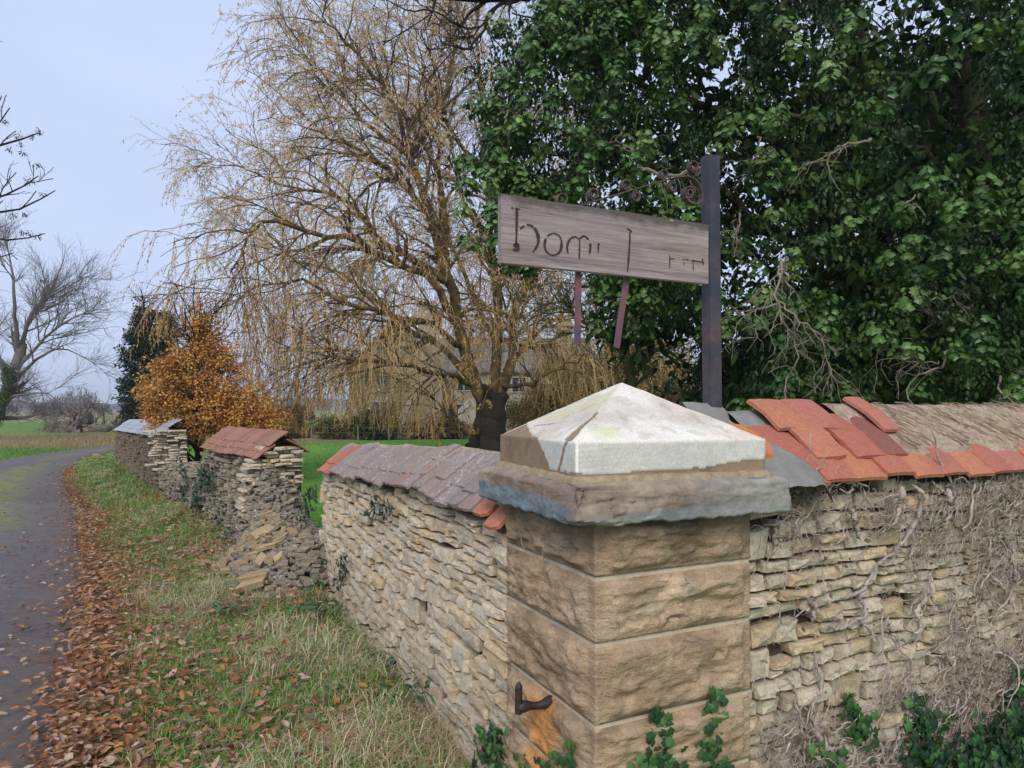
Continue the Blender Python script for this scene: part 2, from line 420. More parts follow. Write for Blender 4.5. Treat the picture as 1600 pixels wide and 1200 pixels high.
def stone_template(seed, flat=1.0):
    r = np.random.default_rng(seed)
    base = np.array([(-.5,-.5),(0,-.5),(.5,-.5),(.5,0),(.5,.5),(0,.5),(-.5,.5),(-.5,0)])
    o = base.copy()
    for k in (0, 2, 4, 6):
        a = r.uniform(0, .16)*r.choice([.4, 1, 1.3]); b = r.uniform(0, .20)*r.choice([.3, 1]); o[k] *= (1-a, 1-b)
    o[1] += (r.uniform(-.2, .2), r.uniform(-.0, .10)); o[5] += (r.uniform(-.2, .2), -r.uniform(-.0, .12))
    o[3] += (-r.uniform(0, .06), r.uniform(-.15, .15)); o[7] += (r.uniform(0, .06), r.uniform(-.15, .15))
    back = np.c_[o[:, 0]*.85, np.full(8, -1.), o[:, 1]*.85]
    tilt = r.uniform(-.10, .10); tz = r.uniform(-.10, .10)
    mid = np.c_[o[:, 0], -.12+r.uniform(-.05, .03, 8), o[:, 1]]
    fr = o*r.uniform(.84, .96, (8, 1))
    front = np.c_[fr[:, 0], .0+tilt*fr[:, 0]+tz*fr[:, 1]+r.uniform(-.05, .05, 8), fr[:, 1]]
    ctr = np.array([[r.uniform(-.2, .2), r.uniform(.0, .08), r.uniform(-.15, .15)]])
    V = np.concatenate([back, mid, front, ctr])
    q = []; t = []
    for k in range(8):
        n = (k+1) % 8
        q += [(k, n, 8+n, 8+k), (8+k, 8+n, 16+n, 16+k)]; t.append((16+k, 16+n, 24))
    return V, np.array(q)[:, ::-1], np.array(t)[:, ::-1]
STT = [stone_template(100+i) for i in range(28)]
STM = []
for i, (v, q, t) in enumerate(STT):
    me = mesh('stone', v, [q, t]); me.materials.append(M_stone); STM.append(me)

def rot_y(a): return np.array([[math.cos(a), 0, math.sin(a)], [0, 1, 0], [-math.sin(a), 0, math.cos(a)]])
def dry_wall(parent, A, B, base, top, hr, wr, face, depth, seed, lim, mat_joined, loose=0.012, xlo=0, val=None):
    "stones on the outer (+Y) face of a wall whose local X runs from A to B"
    r = np.random.default_rng(seed); A = np.array(A); B = np.array(B); L = np.linalg.norm(B-A); ex = (B-A)/L; ey = np.array([-ex[1], ex[0]])
    out = []; z = min(base(0), base(L))-.05; blocked = []
    zmax = max(top(x) for x in np.linspace(0, L, 30))
    while z < zmax:
        h = r.uniform(*hr); x = xlo-r.uniform(0, .1); nb = []
        while x < L:
            w = r.uniform(*wr)*(1.25 if r.random() < .15 else 1); w = min(w, L-x+.02)
            if w < wr[0]*.5: break
            c = x+w/2; wave = .022*math.sin(c*2.1+z*3)+.012*math.sin(c*5.3+seed)
            bl = [b for b in blocked if b[0] < x+w*.8 and b[1] > x+w*.2]
            if bl: x = max(b[1] for b in bl)+.004; continue
            hh = h; dbl = r.random() < .07 and w > .1
            if dbl: hh = h*1.9; nb.append((x, x+w))
            zz = z+hh/2+wave
            if zz+hh*.45 < top(c) and zz > base(c)-.06:
                if r.random() < .12 and not dbl and h > .05:      # two thin stones instead of one
                    a_ = r.uniform(.4, .6)
                    out.append((c, zz-hh/2+hh*a_/2, w-.006, hh*a_-.004)); out.append((c+r.uniform(-.02, .02), zz-hh/2+hh*a_+hh*(1-a_)/2, w*.9, hh*(1-a_)-.004))
                else: out.append((c, zz, w-.005, hh-.005))
            x += w
        blocked = nb; z += h
    st = []
    for (c, zz, w_, h_) in out:
        y = face(c, zz)+r.normal()*loose; rot = r.normal()*.035
        wp = A+ex*c+ey*y; d = wp[1]; rad = math.hypot(wp[0], wp[1])
        u_ = 800+F*wp[0]/max(d, .1); vis = (-60 < u_ < 1660) and (640-F*(zz-CAMZ)/max(d, .1)) < 1230
        st.append((-(w_*h_/rad**2)*(1 if vis else .01), c, y, zz, w_, h_, rot, int(r.integers(len(STT))), r.random(), r.choice([-1, 1])))
    st.sort(key=lambda s: s[0])
    for s in st[:lim]:
        _, c, y, zz, w_, h_, rot, k, _, fl = s
        obj('stone', STM[k], None, parent, (c, y, zz), (0, rot, 0), (w_, depth, h_))
    if st[lim:]:
        b = MB()
        for s in st[lim:]:
            _, c, y, zz, w_, h_, rot, k, rv, fl = s
            v, q, t = STT[k]; v = (v*np.array([w_, depth, h_]))@rot_y(rot).T+np.array([c, y, zz])
            rv2 = rv if val is None else val(rv, c, zz)
            b.add(v, [q, t], (rv2, rv2, rv2))
        obj('rubble_stones', b.mesh('rubble_stones'), mat_joined, parent, kind='stuff')
    return len(out)

def wall_core(parent, L, base, top, y0, y1, name='fill', m=None, n=40, x0=0.):
    xs = np.linspace(x0, L, n); b = []
    for x in xs:
        zt = top(x); zb = base(x)-.15
        b.append([(x, y1, zb), (x, y1, zt), (x, (y0+y1)/2, zt+.02), (x, y0, zt), (x, y0, zb)])
    V = np.array(b); V[:, 1:4] += .015*fbm(V[:, 1:4]*9, 3, 4)[..., None]; V = V.reshape(-1, 3); i_ = np.arange(n*5).reshape(n, 5)
    q = np.stack([i_[:-1, :-1], i_[:-1, 1:], i_[1:, 1:], i_[1:, :-1]], -1).reshape(-1, 4)
    e = np.array([i_[0][::-1], i_[-1]])
    obj(name, mesh(name, V, [q, e]), m or M_core, parent)

def wall_frame(A, B):
    A = np.array(A); B = np.array(B); d = B-A; return A, B, float(np.linalg.norm(d)), math.atan2(d[1], d[0])

# ---- clay tiles
def tile_template(seed, w=.165, l=.265, t=.013, chip=0.):
    r = np.random.default_rng(seed)
    nxn, nyn = 4, 3; xs = np.linspace(-w/2, w/2, nxn); ys = np.linspace(0, l, nyn)   # y = down the slope
    b = []
    for s_ in (1, 0):
        for j, y in enumerate(ys):
            for i, x in enumerate(xs):
                cx = x; cy = y
                if j == nyn-1: cy += r.normal()*.0015*(s_ == 1)
                z = t*s_ + .004*(1-(2*x/w)**2) + .010*math.sin(y/l*PI)
                if j == nyn-1 and i == 0: cy -= chip; cx += chip*.7
                if j == nyn-1 and i == nxn-1: cy -= chip*.3
                b.append((cx*(.985 if s_ else 1), cy-(.002 if s_ and j == nyn-1 else 0), z))
    V = np.array(b); n = nxn*nyn; q = []
    for j in range(nyn-1):
        for i in range(nxn-1):
            a = j*nxn+i; q += [(a, a+1, a+nxn+1, a+nxn), (n+a, n+a+nxn, n+a+nxn+1, n+a+1)]
    for i in range(nxn-1): q += [(i, n+i, n+i+1, i+1), ((nyn-1)*nxn+i, (nyn-1)*nxn+i+1, n+(nyn-1)*nxn+i+1, n+(nyn-1)*nxn+i)]
    for j in range(nyn-1): q += [(j*nxn, (j+1)*nxn, n+(j+1)*nxn, n+j*nxn), (j*nxn+nxn-1, n+j*nxn+nxn-1, n+(j+1)*nxn+nxn-1, (j+1)*nxn+nxn-1)]
    return V, np.array(q)
def mat_tile(name, stops, lich=None, amt=(.52, .6), rough=.75):
    N = NM(name); p = N.pos(1)
    s_ = N.math('ADD', N.math('MULTIPLY', N.rand(), .7), N.math('MULTIPLY', N.noise(p, 10, 4, .6), .35))
    c = N.ramp(s_, stops); c = N.mix(1., c, N.ramp(N.noise(p, 60, 5, .7), [(.3, .78), (.7, 1.2)]), 'MULTIPLY')
    if lich:
        k = N.math('MULTIPLY', N.ramp(N.noise(p, 55, 6, .75), [(amt[0], 0.), (amt[1], 1.)]), N.ramp(N.noise(p, 4, 3), [(.42, 0.), (.56, .9)]))
        c = N.mix(k, c, lich)
    return N.bsdf(c, rough, N.bump(N.noise(p, 90, 5, .7), .5, .004), .3)
M_tred = mat_tile('red_clay', [(.1, (.42, .135, .075)), (.3, (.36, .12, .09)), (.45, (.46, .175, .085)), (.6, (.40, .15, .11)), (.75, (.40, .135, .08)), (.92, (.30, .10, .07))], (.42, .34, .27), (.60, .70), rough=.65)
M_tpur = mat_tile('purple_clay', [(.12, (.22, .165, .145)), (.4, (.28, .215, .185)), (.7, (.22, .185, .175)), (.84, (.30, .20, .155)), (.97, (.30, .13, .09))], (.50, .47, .44), (.53, .60))
M_tfar = mat_tile('russet_clay', [(.1, (.27, .12, .085)), (.5, (.32, .15, .10)), (.9, (.24, .115, .085))], (.36, .33, .24), (.55, .62))
M_slate = mat_tile('pale_slate', [(.1, (.30, .31, .36)), (.9, (.42, .43, .48))], (.12, .12, .13), (.55, .6), .6)
TLT = [tile_template(40+i, chip=(0, 0, .012, .02, 0)[i]) for i in range(5)]
def tile_set(m): 
    r = []
    for v, q in TLT:
        me = mesh('roof_tile', v, q); me.materials.append(m); r.append(me)
    return r
T_red, T_pur, T_far, T_slate = tile_set(M_tred), tile_set(M_tpur), tile_set(M_tfar), tile_set(M_slate)
M_tdk = mat_tile('dark_red_clay', [(.1, (.22, .085, .065)), (.9, (.28, .10, .07))]); T_dk = tile_set(M_tdk)

def put_tile(parent, ms, x, s, slope, eave, r, jit=1., lift=0., yaw=0., over=.0, sx=1., sy=1., label=None):
    "tile whose lower edge lies a distance s up the slope from the eave (y, z) at x"
    ye, ze = eave(x); th = slope(x)
    sl = s+.265*sy                                            # the tile's top edge
    yt = ye-math.cos(th)*sl; zt = ze+math.sin(th)*sl+lift
    o = obj('roof_tile', ms[int(r.integers(len(ms)))], None, parent, (x, yt, zt),
            (-(th-.02)+r.normal()*.012*jit, r.normal()*.02*jit, yaw+r.normal()*.02*jit), (sx, sy, 1))
    if label: o['label'] = label
    return o

# ================================================================== gate pier
PC = np.array((.3821, 2.4033)); PA = math.atan2(.4349, .9005)
U2 = np.array((.9005, .4349)); V2 = np.array((-.4349, .9005))
pier = thing('gate_pier', 'square stone gate pier with white painted pyramid cap at the corner of the wall', 'gate pier', (PC[0], PC[1], 0), PA)
def ring(half, zs, n, rot=0., chamf=0.):
    "closed square surface: half (levels,), zs (levels,), n points per side -> V (lev, 4n, 3), side, s(0..1), outward normal"
    half = np.broadcast_to(half, (len(zs),)).astype(float)
    s_ = (np.arange(n)+.0)/n; corners = np.array([(-1,-1),(1,-1),(1,1),(-1,1)], float)
    P = []; S = []; SI = []; NN = []
    nr = np.array([(0,-1),(1,0),(0,1),(-1,0)], float)
    for k in range(4):
        a = corners[k]; b = corners[(k+1) % 4]
        for i in range(n):
            P.append(a+(b-a)*s_[i]); S.append(s_[i]); SI.append(k)
            NN.append(norm(nr[k]+nr[k-1]) if i == 0 else nr[k])
    P = np.array(P); NN = np.array(NN)
    c, s2 = math.cos(rot), math.sin(rot); Rm = np.array([[c, -s2], [s2, c]])
    V = np.zeros((len(zs), 4*n, 3)); V[:, :, :2] = half[:, None, None]*(P@Rm.T)[None]; V[:, :, 2] = np.asarray(zs)[:, None]
    N3 = np.zeros((4*n, 3)); N3[:, :2] = NN@Rm.T
    return V, np.array(SI), np.array(S), N3
def ring_faces(lev, m):
    i_ = np.arange(lev*m).reshape(lev, m); A = i_[:-1]; B = i_[1:]
    return np.stack([A, np.roll(A, -1, 1), np.roll(B, -1, 1), B], -1).reshape(-1, 4)

N = NM('pier_sandstone'); p = N.pos(1); a = N.attr()
c = N.ramp(N.noise(p, 5.5, 6, .62, .6), [(.28, (.24, .19, .14)), (.42, (.38, .29, .19)), (.55, (.47, .365, .25)), (.68, (.40, .34, .26)), (.8, (.54, .46, .35))])
c = N.mix(1., c, N.ramp(N.noise(N.pos(1, (1, 1, 4)), 14, 6, .7), [(.3, .74), (.7, 1.2)]), 'MULTIPLY')
c = N.mix(1., c, N.ramp(N.noise(p, 160, 4, .7), [(.3, .8), (.72, 1.18)]), 'MULTIPLY')
c = N.mix(1., c, a, 'MULTIPLY')
hh = N.math('ADD', N.noise(p, 30, 7, .68), N.math('MULTIPLY', N.noise(N.pos(1, (1, 1, 3)), 12, 5, .6), 1.0))
M_pier = N.bsdf(c, .92, N.bump(hh, .9, .018), .2)
N = NM('lime_mortar'); p = N.pos(1)
c = N.ramp(N.noise(p, 25, 6, .65), [(.3, (.44, .36, .25)), (.7, (.62, .54, .41))])
M_mortar = N.bsdf(c, .95, N.bump(N.noise(p, 120, 5, .7), .6, .006), .1)

HB = .302
zc = [-.02, .245, .452, .675, .913, 1.106, 1.285]
NP_ = 84
for k in range(6):
    z0, z1 = zc[k]+.008, zc[k+1]-.008
    nl = 26; zz = np.linspace(z0, z1, nl); V, SI, S, N3 = ring(HB, zz, NP_)
    sm = np.minimum(S, 1-S)*2*HB; hz_ = np.minimum(zz-z0, z1-zz)
    mask = sstep(.030, .062, sm)[None, :]*sstep(.004, .030, hz_)[:, None]
    q = V.copy(); q[..., 2] *= 1.5
    n_ = fbm(q*6+k*3.1, 4, 50+k); rid = 1-np.abs(fbm(q*np.array([9, 9, 16])+k, 4, 60+k))*2.2
    low = sstep(.2, .75, 1-(zz-z0)/(z1-z0))[:, None]
    scal = np.abs(fbm(q*np.array([7, 7, 10])+9+k, 3, 90+k))
    d = mask*(.016+.026*n_+.014*rid-.034*scal*low) + .0012*fbm(q*40, 2, 3)
    d = np.where(S[None, :] == 0, np.minimum(d, .0), d) - .0022*sstep(.01, .0, sm)[None, :]*(1+2*np.abs(fbm(q*30, 3, 7)))
    V = V+N3[None]*d[..., None]
    # arris worn back
    col = np.ones(V.shape)
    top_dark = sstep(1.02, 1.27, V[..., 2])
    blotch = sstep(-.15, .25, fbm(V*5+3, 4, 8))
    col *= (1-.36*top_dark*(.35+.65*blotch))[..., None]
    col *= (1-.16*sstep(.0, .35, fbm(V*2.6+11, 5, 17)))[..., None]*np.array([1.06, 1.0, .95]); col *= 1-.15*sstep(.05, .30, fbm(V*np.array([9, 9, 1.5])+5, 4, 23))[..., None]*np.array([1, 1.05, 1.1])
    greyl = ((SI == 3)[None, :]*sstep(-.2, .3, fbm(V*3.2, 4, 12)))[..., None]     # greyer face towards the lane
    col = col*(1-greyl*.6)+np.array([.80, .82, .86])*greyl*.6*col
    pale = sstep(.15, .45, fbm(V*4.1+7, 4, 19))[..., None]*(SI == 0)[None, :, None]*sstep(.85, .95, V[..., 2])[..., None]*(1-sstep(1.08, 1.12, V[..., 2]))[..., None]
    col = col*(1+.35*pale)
    if k == 2:      # rust stain below the iron hook
        yl = V[..., 1]
        rs = ((SI == 3)[None, :]*sstep(.16, .04, np.abs(yl-.0+.02*n_))*sstep(.70, .62, V[..., 2]+.03*n_))[..., None]
        col = col*(1-rs)+np.array([1.35, .85, .40])*rs
    if k == 1:
        rs = ((SI == 3)[None, :]*sstep(.17, .06, np.abs(V[..., 1]-.0+.05*n_)))[..., None]
        col = col*(1-rs)+np.array([1.35, .85, .42])*rs
    m = V.shape[1]; Fq = ring_faces(nl, m)
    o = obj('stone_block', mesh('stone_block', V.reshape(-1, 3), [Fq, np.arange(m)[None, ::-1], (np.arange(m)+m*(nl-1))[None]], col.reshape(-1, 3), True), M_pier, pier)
b = MB(); b.box((-HB+.006, -HB+.006, 0), (HB-.006, HB-.006, 1.30))
obj('mortar_joints', b.mesh('mortar_joints'), M_mortar, pier)

# ledge slab, brown stone above a blue grey cement render
rs_ = -.045
prof = [(.20, 1.392), (.30, 1.392), (.345, 1.390), (.372, 1.383), (.385, 1.374)]
lv = list(prof)+[(.387, z) for z in np.linspace(1.368, 1.284, 22)]+[(.383, 1.279), (.372, 1.276), (.34, 1.279), (.30, 1.283), (.25, 1.284)]
hf = np.array([a for a, _ in lv]); zs = np.array([b_ for _, b_ in lv])
V, SI, S, N3 = ring(hf, zs, 110, rs_)
ang_c = np.minimum(S, 1-S)*.77
side_ = sstep(1.385, 1.372, V[..., 2])
n_ = fbm(V*7, 4, 31)+.4*fbm(V*22, 3, 32); lay = np.sin(V[..., 2]*330+9*fbm(V*5, 3, 4))
cornr = np.exp(-((np.where(SI == 0, S, 1)*.77)/.22)**2)*(SI == 0) + np.exp(-((np.where(SI == 3, 1-S, 1)*.77)/.06)**2)*(SI == 3)
ragged = fbm(V*np.array([14, 14, 0])+2, 4, 15)
bot = sstep(1.345, 1.28, V[..., 2])
flk = np.floor((fbm(V*np.array([5, 5, 26]), 4, 40)+.6)*4.5)/4.5          # flat flakes with sharp steps between them
V = V + N3[None]*((side_*(.005*n_+.0020*fbm(V*45, 3, 5)) - side_*(.22+.9*cornr[None])*.036*np.clip(flk-.2, 0, 1.2))*1.0)[..., None]
V = V + N3[None]*(bot*(.003+.008*(fbm(V*15, 3, 55))))[..., None]
V[..., 2] += bot*(.006*ragged+.006*fbm(V*np.array([45, 45, 0]), 3, 91)-.004)*(np.array(hf) > .33)[:, None]
V[..., 2] += .002*fbm(V*12, 3, 9)*(1-bot)
sandy = np.array([.40, .32, .24]); brown = np.array([.25, .185, .145]); blue = np.array([.155, .19, .21]); grey = np.array([.26, .255, .225])
t1 = sstep(-.25, .3, fbm(V*6+4, 4, 66))[..., None]
colr = (brown*(1-t1)+sandy*t1*.9)*(1-.28*np.clip(flk-.3, 0, 1))[..., None]
zb = 1.322+.018*fbm(V*np.array([9, 9, 0]), 4, 71)+np.where(SI == 3, .008, -.012)[None, :]
kb = (sstep(zb+.004, zb-.004, V[..., 2])*(1-.8*cornr)*np.where(SI == 0, .85, 1.)[None])[..., None]
colr = colr*(1-kb)+blue*(1+.3*n_[..., None])*kb
kg = (sstep(.42, .68, S)*(SI == 0)+(SI == 1))[None, :, None]*np.ones(V.shape[:2])[..., None]
colr = colr*(1-kg*.85)+(grey*(1+.25*n_[..., None]))*kg*.85
alg = (cornr[None]*sstep(1.295, 1.283, V[..., 2]))[..., None]; colr = colr*(1-alg*.7)+np.array([.30, .36, .26])*alg*.7
topk = sstep(1.382, 1.388, V[..., 2])[..., None]; colr = colr*(1-topk*.6)+np.array([.33, .28, .21])*topk*.6
N = NM('weathered_ledge'); p = N.pos(1); a = N.attr()
c = N.mix(1., a, N.ramp(N.noise(p, 22, 6, .65), [(.3, .72), (.7, 1.25)]), 'MULTIPLY'); c = N.mix(1., c, N.ramp(N.noise(p, 180, 3, .7), [(.3, .85), (.7, 1.15)]), 'MULTIPLY')
pit = N.ramp(N.voro(p, 26), [(.03, .25), (.07, 1.)]); c = N.mix(.8, c, N.mix(1., c, pit, 'MULTIPLY'))
M_ledge = N.bsdf(c, .85, N.bump(N.math('ADD', N.noise(p, 45, 6, .7), pit), .45, .008), .3)
lev, m = V.shape[:2]
obj('ledge_slab', mesh('ledge_slab', V.reshape(-1, 3), [ring_faces(lev, m)[:, ::-1], np.arange(m)[None], (np.arange(m)+m*(lev-1))[None, ::-1]], colr.reshape(-1, 3), True), M_ledge, pier)

# mortar bed under the cap
V, SI, S, N3 = ring(np.array([.352, .348, .338, .30]), np.array([1.386, 1.396, 1.407, 1.409]), 90, -.098)
V = V+N3[None]*(.010*fbm(V*16, 5, 6))[..., None]; V[..., 2] += .005*fbm(V*18, 4, 8)
N = NM('yellow_mortar'); p = N.pos(1)
M_ymort = N.bsdf(N.ramp(N.noise(p, 30, 6, .7), [(.3, (.22, .165, .11)), (.7, (.42, .33, .21))]), .95, N.bump(N.noise(p, 130, 5), .6, .006), .1)
obj('mortar_bed', mesh('mortar_bed', V.reshape(-1, 3), ring_faces(4, V.shape[1]), None, True), M_ymort, pier)

# pyramid cap with peeling white paint
BC = .335; z0, z1, za = 1.404, 1.509, 1.695; nS = 150
sidez = np.linspace(z0, z1-.006, 18); kk = np.linspace(.0, 1, 90)[1:]
hs = [BC]*18+[BC-.002, BC-.006]; zl = list(sidez)+[z1-.002, z1+.002]
for k in kk[2:]: hs.append((BC-.006)*(1-k)+.0005); zl.append(z1+.002+(za-z1)*(k-.18*max(0, k-.93)))
V, SI, S, N3 = ring(np.array(hs), np.array(zl), nS, 0.)
Vl = V.copy(); h_ = np.array(hs)[:, None]
sidef = (V[..., 2]-z0)/(z1-z0); kf = np.clip((V[..., 2]-z1)/(za-z1), 0, 1)
n1 = fbm(V*9, 5, 101); n2 = fbm(V*30, 4, 111)
painted = np.ones(V.shape[:2])
q = 1-S[None, :]*np.ones(V.shape[:2])                       # on side 3 (towards the lane), 0 at the near corner
isl = (SI == 3)[None, :]; isr = (SI == 0)[None, :]
bnd = np.where(sidef < 1, .28+.16*np.clip(sidef, 0, 1), .47+.53*kf/.24)+.045*n1+.015*n2
painted *= np.where(isl & (q > bnd), 0, 1)
crk = np.where(sidef < 1, .20-.11*np.clip(sidef, 0, 1), .09-.10*kf+.24*kf*(kf > .22)*0+.0*kf)+.018*n1
cw = np.where(sidef < 1, .016, .034*(1-.4*kf))
painted *= np.where(isl & (np.abs(q-crk) < cw*(1+.5*n2)) & (kf < .46), 0, 1)
low = .07+.30*S[None, :]**1.5+.10*n1+.05*n2
painted *= np.where(isr & (sidef < low), 0, 1)
painted *= np.where(isl & (sidef < .10+.1*n2+.05*n1), 0, 1)
painted *= np.where((SI == 1)[None, :] & (sidef < .45+.2*n1), 0, 1)
dcr = np.abs((kf*1.0)-(.40-.30*q))+np.where(kf > .40, 9, 0); dark = isl & (dcr < .009) & (q > .08) & (q < .75) & (sidef >= 1) & (n1 > -.28)
white = np.array([.77, .73, .64])
grime = sstep(-.05, .5, fbm(V*5+9, 5, 121))[..., None]*(kf > 0)[..., None]
blo = sstep(.0, .45, fbm(V*3.3+19, 5, 151))[..., None]
cw_ = white*(1-.26*grime)*(1-blo*np.array([.10, .16, .20]))
sidec = (1-sstep(.85, 1.02, sidef))[..., None]
cw_ = cw_*(1-sidec)+np.array([.60, .58, .53])*(1+.12*n1[..., None])*sidec  # upright sides coloured greyer, painting in the weaker light they get
yel = sstep(.05, .4, fbm(V*5.5+31, 4, 131))[..., None]*isl[..., None]*(kf > 0)[..., None]; cw_ = cw_*(1-.55*yel)+np.array([.66, .62, .36])*.55*yel
lim = (np.exp(-((V[..., 0]+.20)/.06)**2-((V[..., 1]+.27)/.05)**2)*isr*sstep(-.3, .3, n1))[..., None]; cw_ = cw_*(1-.6*lim)+np.array([.52, .62, .22])*.6*lim
line = ((SI == 0)[None, :] & (S[None, :] < .008) | (SI == 3)[None, :] & (S[None, :] > .994)) & (sidef < .97)
cw_ = np.where(line[..., None], np.array([.86, .86, .84]), cw_)
pat = sstep(.28, .33, fbm(V*19, 4, 141)); cw_ = cw_*(1-.16*pat[..., None]*(kf > 0)[..., None])
bare = np.array([.27, .195, .125])*(1+.3*n1[..., None]+.2*n2[..., None])
colc = np.where(painted[..., None] > 0, cw_, bare); colc = np.where(dark[..., None], np.array([.10, .08, .06]), colc)
d = np.where(painted > 0, .0, -.0030)+.0030*n1+.0014*n2+np.where(dark, -.002, 0)
ribs = (.0012*np.sin(V[..., 2]*420+n1*3))*isr*(S[None, :] < .18)*(sidef < .8)*(sidef > .15)
d = d+ribs
V[..., :2] += N3[None, :, :2]*(d*(h_ > .02))[..., None]
V[..., 2] += np.where(kf > 0, d, 0)
cn = sstep(.025, .0, np.minimum(S, 1-S))[None, :]*(kf > 0)*(kf < .97); V[..., 2] -= .004*cn*(1+2.2*np.abs(n2)+n1)
cn = sstep(.018, .0, np.minimum(S, 1-S))[None, :]*(.25 if True else 1); V[..., :2] *= (1-.010*cn*(1+n1))[..., None]
c_, s_ = math.cos(-.098), math.sin(-.098); V[..., :2] = V[..., :2]@np.array([[c_, -s_], [s_, c_]]).T
lev, m = V.shape[:2]
N = NM('peeling_white_paint'); p = N.pos(1); a = N.attr()
c = N.mix(1., a, N.ramp(N.noise(p, 35, 6, .7), [(.3, .88), (.7, 1.08)]), 'MULTIPLY')
c = N.mix(1., c, N.ramp(N.noise(p, 170, 3, .6), [(.32, .86), (.6, 1.06)]), 'MULTIPLY')
M_cap = N.bsdf(c, .8, N.bump(N.math('ADD', N.noise(p, 60, 6, .7), N.noise(p, 12, 4, .6)), .3, .008), .25)
obj('pyramid_cap', mesh('pyramid_cap', V.reshape(-1, 3), [ring_faces(lev, m), (np.arange(m)+m*(lev-1))[None]], colc.reshape(-1, 3), True), M_cap, pier)

# iron gate hook (pintle) on the face towards the lane
N = NM('rusty_black_iron'); p = N.pos(1)
M_iron = N.bsdf(N.ramp(N.noise(p, 60, 6, .7), [(.35, (.012, .010, .010)), (.7, (.050, .030, .024))]), .6, N.bump(N.noise(p, 120, 5), .6, .003), .5)
hk = obj('gate_hook', None, None, pier); hk.location = (0, 0, 0)
hkb = MB(); yk = .0+-.03; zk = .652
P_ = resample([(-.28, yk, zk), (-.34, yk-.004, zk-.006), (-.375, yk+.003, zk-.004), (-.40, yk, zk), (-.425, yk, zk-.004)], 12)
Vt, Ft = tubes(P_[None], np.array([[.018, .019, .021, .018, .014, .012, .012, .014, .018, .020, .018, .006]]), 10); hkb.add(Vt, Ft)
bpy.data.objects.remove(hk)
hk = obj('gate_hook', hkb.mesh('gate_hook', True), M_iron, pier)
hb = MB(); P_ = np.array([[(-.415, yk, zk-.02+i*.0125+0) for i in range(9)]]); Vt, Ft = tubes(P_, np.array([[.012]*8+[.004]]), 10); hb.add(Vt, Ft)
obj('hook_pin', hb.mesh('hook_pin', True), M_iron, hk)

# ================================================================== walls
def profile(pts, A, B, yo):
    "photo pixels on a line parallel to the wall -> height as a function of local x"
    A = np.array(A); B = np.array(B); ex = (B-A)/np.linalg.norm(B-A); ey = np.array([-ex[1], ex[0]]); o = A+ey*yo; r_ = []
    for (u, v) in pts:
        k = (u-800)/F; x = (k*o[1]-o[0])/(ex[0]-k*ex[1]); d = o[1]+ex[1]*x; r_.append((x, CAMZ+(640-v)/F*d))
    r_.sort(); xs = np.array([a for a, _ in r_]); zs_ = np.array([b for _, b in r_])
    return lambda x: float(np.interp(x, xs, zs_))

def mortar_crest(parent, L, x0, eave, slope, s_lo, y_ridge, back, m, name='mortar_ridge', seed=0, rag=.02, th=.016, res=.02, zr=None):
    "mortar laid over the ridge: from s_lo up the front slope over the ridge and a little down the back"
    xs = np.arange(x0, L+.001, res); n = len(xs); rows = 16; V = np.zeros((n, rows, 3))
    for i, x in enumerate(xs):
        ye, ze = eave(x); tht = slope(x); yr = y_ridge; sr = (ye-yr)/math.cos(tht)
        sl = s_lo(x) if callable(s_lo) else s_lo
        sl = sl+rag*float(vnoise(np.array([x*9, seed, 0.]))) + rag*.6*float(vnoise(np.array([x*31, seed+5, 0.])))
        for j in range(11):
            s = sl+(sr-sl)*j/10; h = th*(1 if j > 0 else -.4)
            V[i, j] = (x, ye-math.cos(tht)*s, ze+math.sin(tht)*s+h)
        zr_ = V[i, 10, 2]
        for j in range(5): V[i, 11+j] = (x, yr-back*(j+1)/5, zr_-.12*((j+1)/5)**1.3)
    V[..., 2] += .008*fbm(V*8+seed, 4, seed)+.003*fbm(V*40, 3, seed+1)
    # rounded crest
    V[:, 9:12, 2] -= np.array([.002, .010, .004])[None]
    i_ = np.arange(n*rows).reshape(n, rows); q = np.stack([i_[:-1, :-1], i_[1:, :-1], i_[1:, 1:], i_[:-1, 1:]], -1).reshape(-1, 4)
    return obj(name, mesh(name, V.reshape(-1, 3), q, None, True), m, parent)
def back_tiles(parent, ms, L, x0, yr, zr, th, seed, n_r=1, w=.17):
    r = np.random.default_rng(seed); x = x0+.08
    while x < L:
        obj('roof_tile', ms[int(r.integers(5))], None, parent, (x, yr-.01, zr(x)-.02), (-th, r.normal()*.01, PI), (1, 1.1, 1)); x += w

N = NM('pale_mortar'); p = N.pos(1)
c = N.ramp(N.noise(p, 7, 6, .65), [(.3, (.27, .22, .15)), (.5, (.42, .36, .24)), (.72, (.50, .44, .31))]); c = N.mix(1., c, N.ramp(N.noise(p, 70, 5, .7), [(.3, .72), (.7, 1.15)]), 'MULTIPLY')
c = N.mix(N.ramp(N.noise(p, 3, 4), [(.55, 0.), (.68, .6)]), c, (.36, .35, .15))
M_crest = N.bsdf(c, .95, N.bump(N.math('ADD', N.noise(p, 40, 6, .7), N.noise(N.pos(1, (1, .4, 1)), 26, 4)), .9, .015), .1)

N = NM('rooty_mortar'); p = N.pos(1)
c = N.ramp(N.noise(p, 9, 6, .7, .8), [(.3, (.36, .25, .17)), (.5, (.60, .46, .33)), (.72, (.72, .60, .45))]); c = N.mix(1., c, N.ramp(N.noise(p, 60, 6, .75), [(.3, .6), (.7, 1.2)]), 'MULTIPLY')
M_crest2 = N.bsdf(c, .95, N.bump(N.math('ADD', N.noise(p, 30, 7, .75, 1.), N.noise(p, 90, 4)), 1., .02), .1)

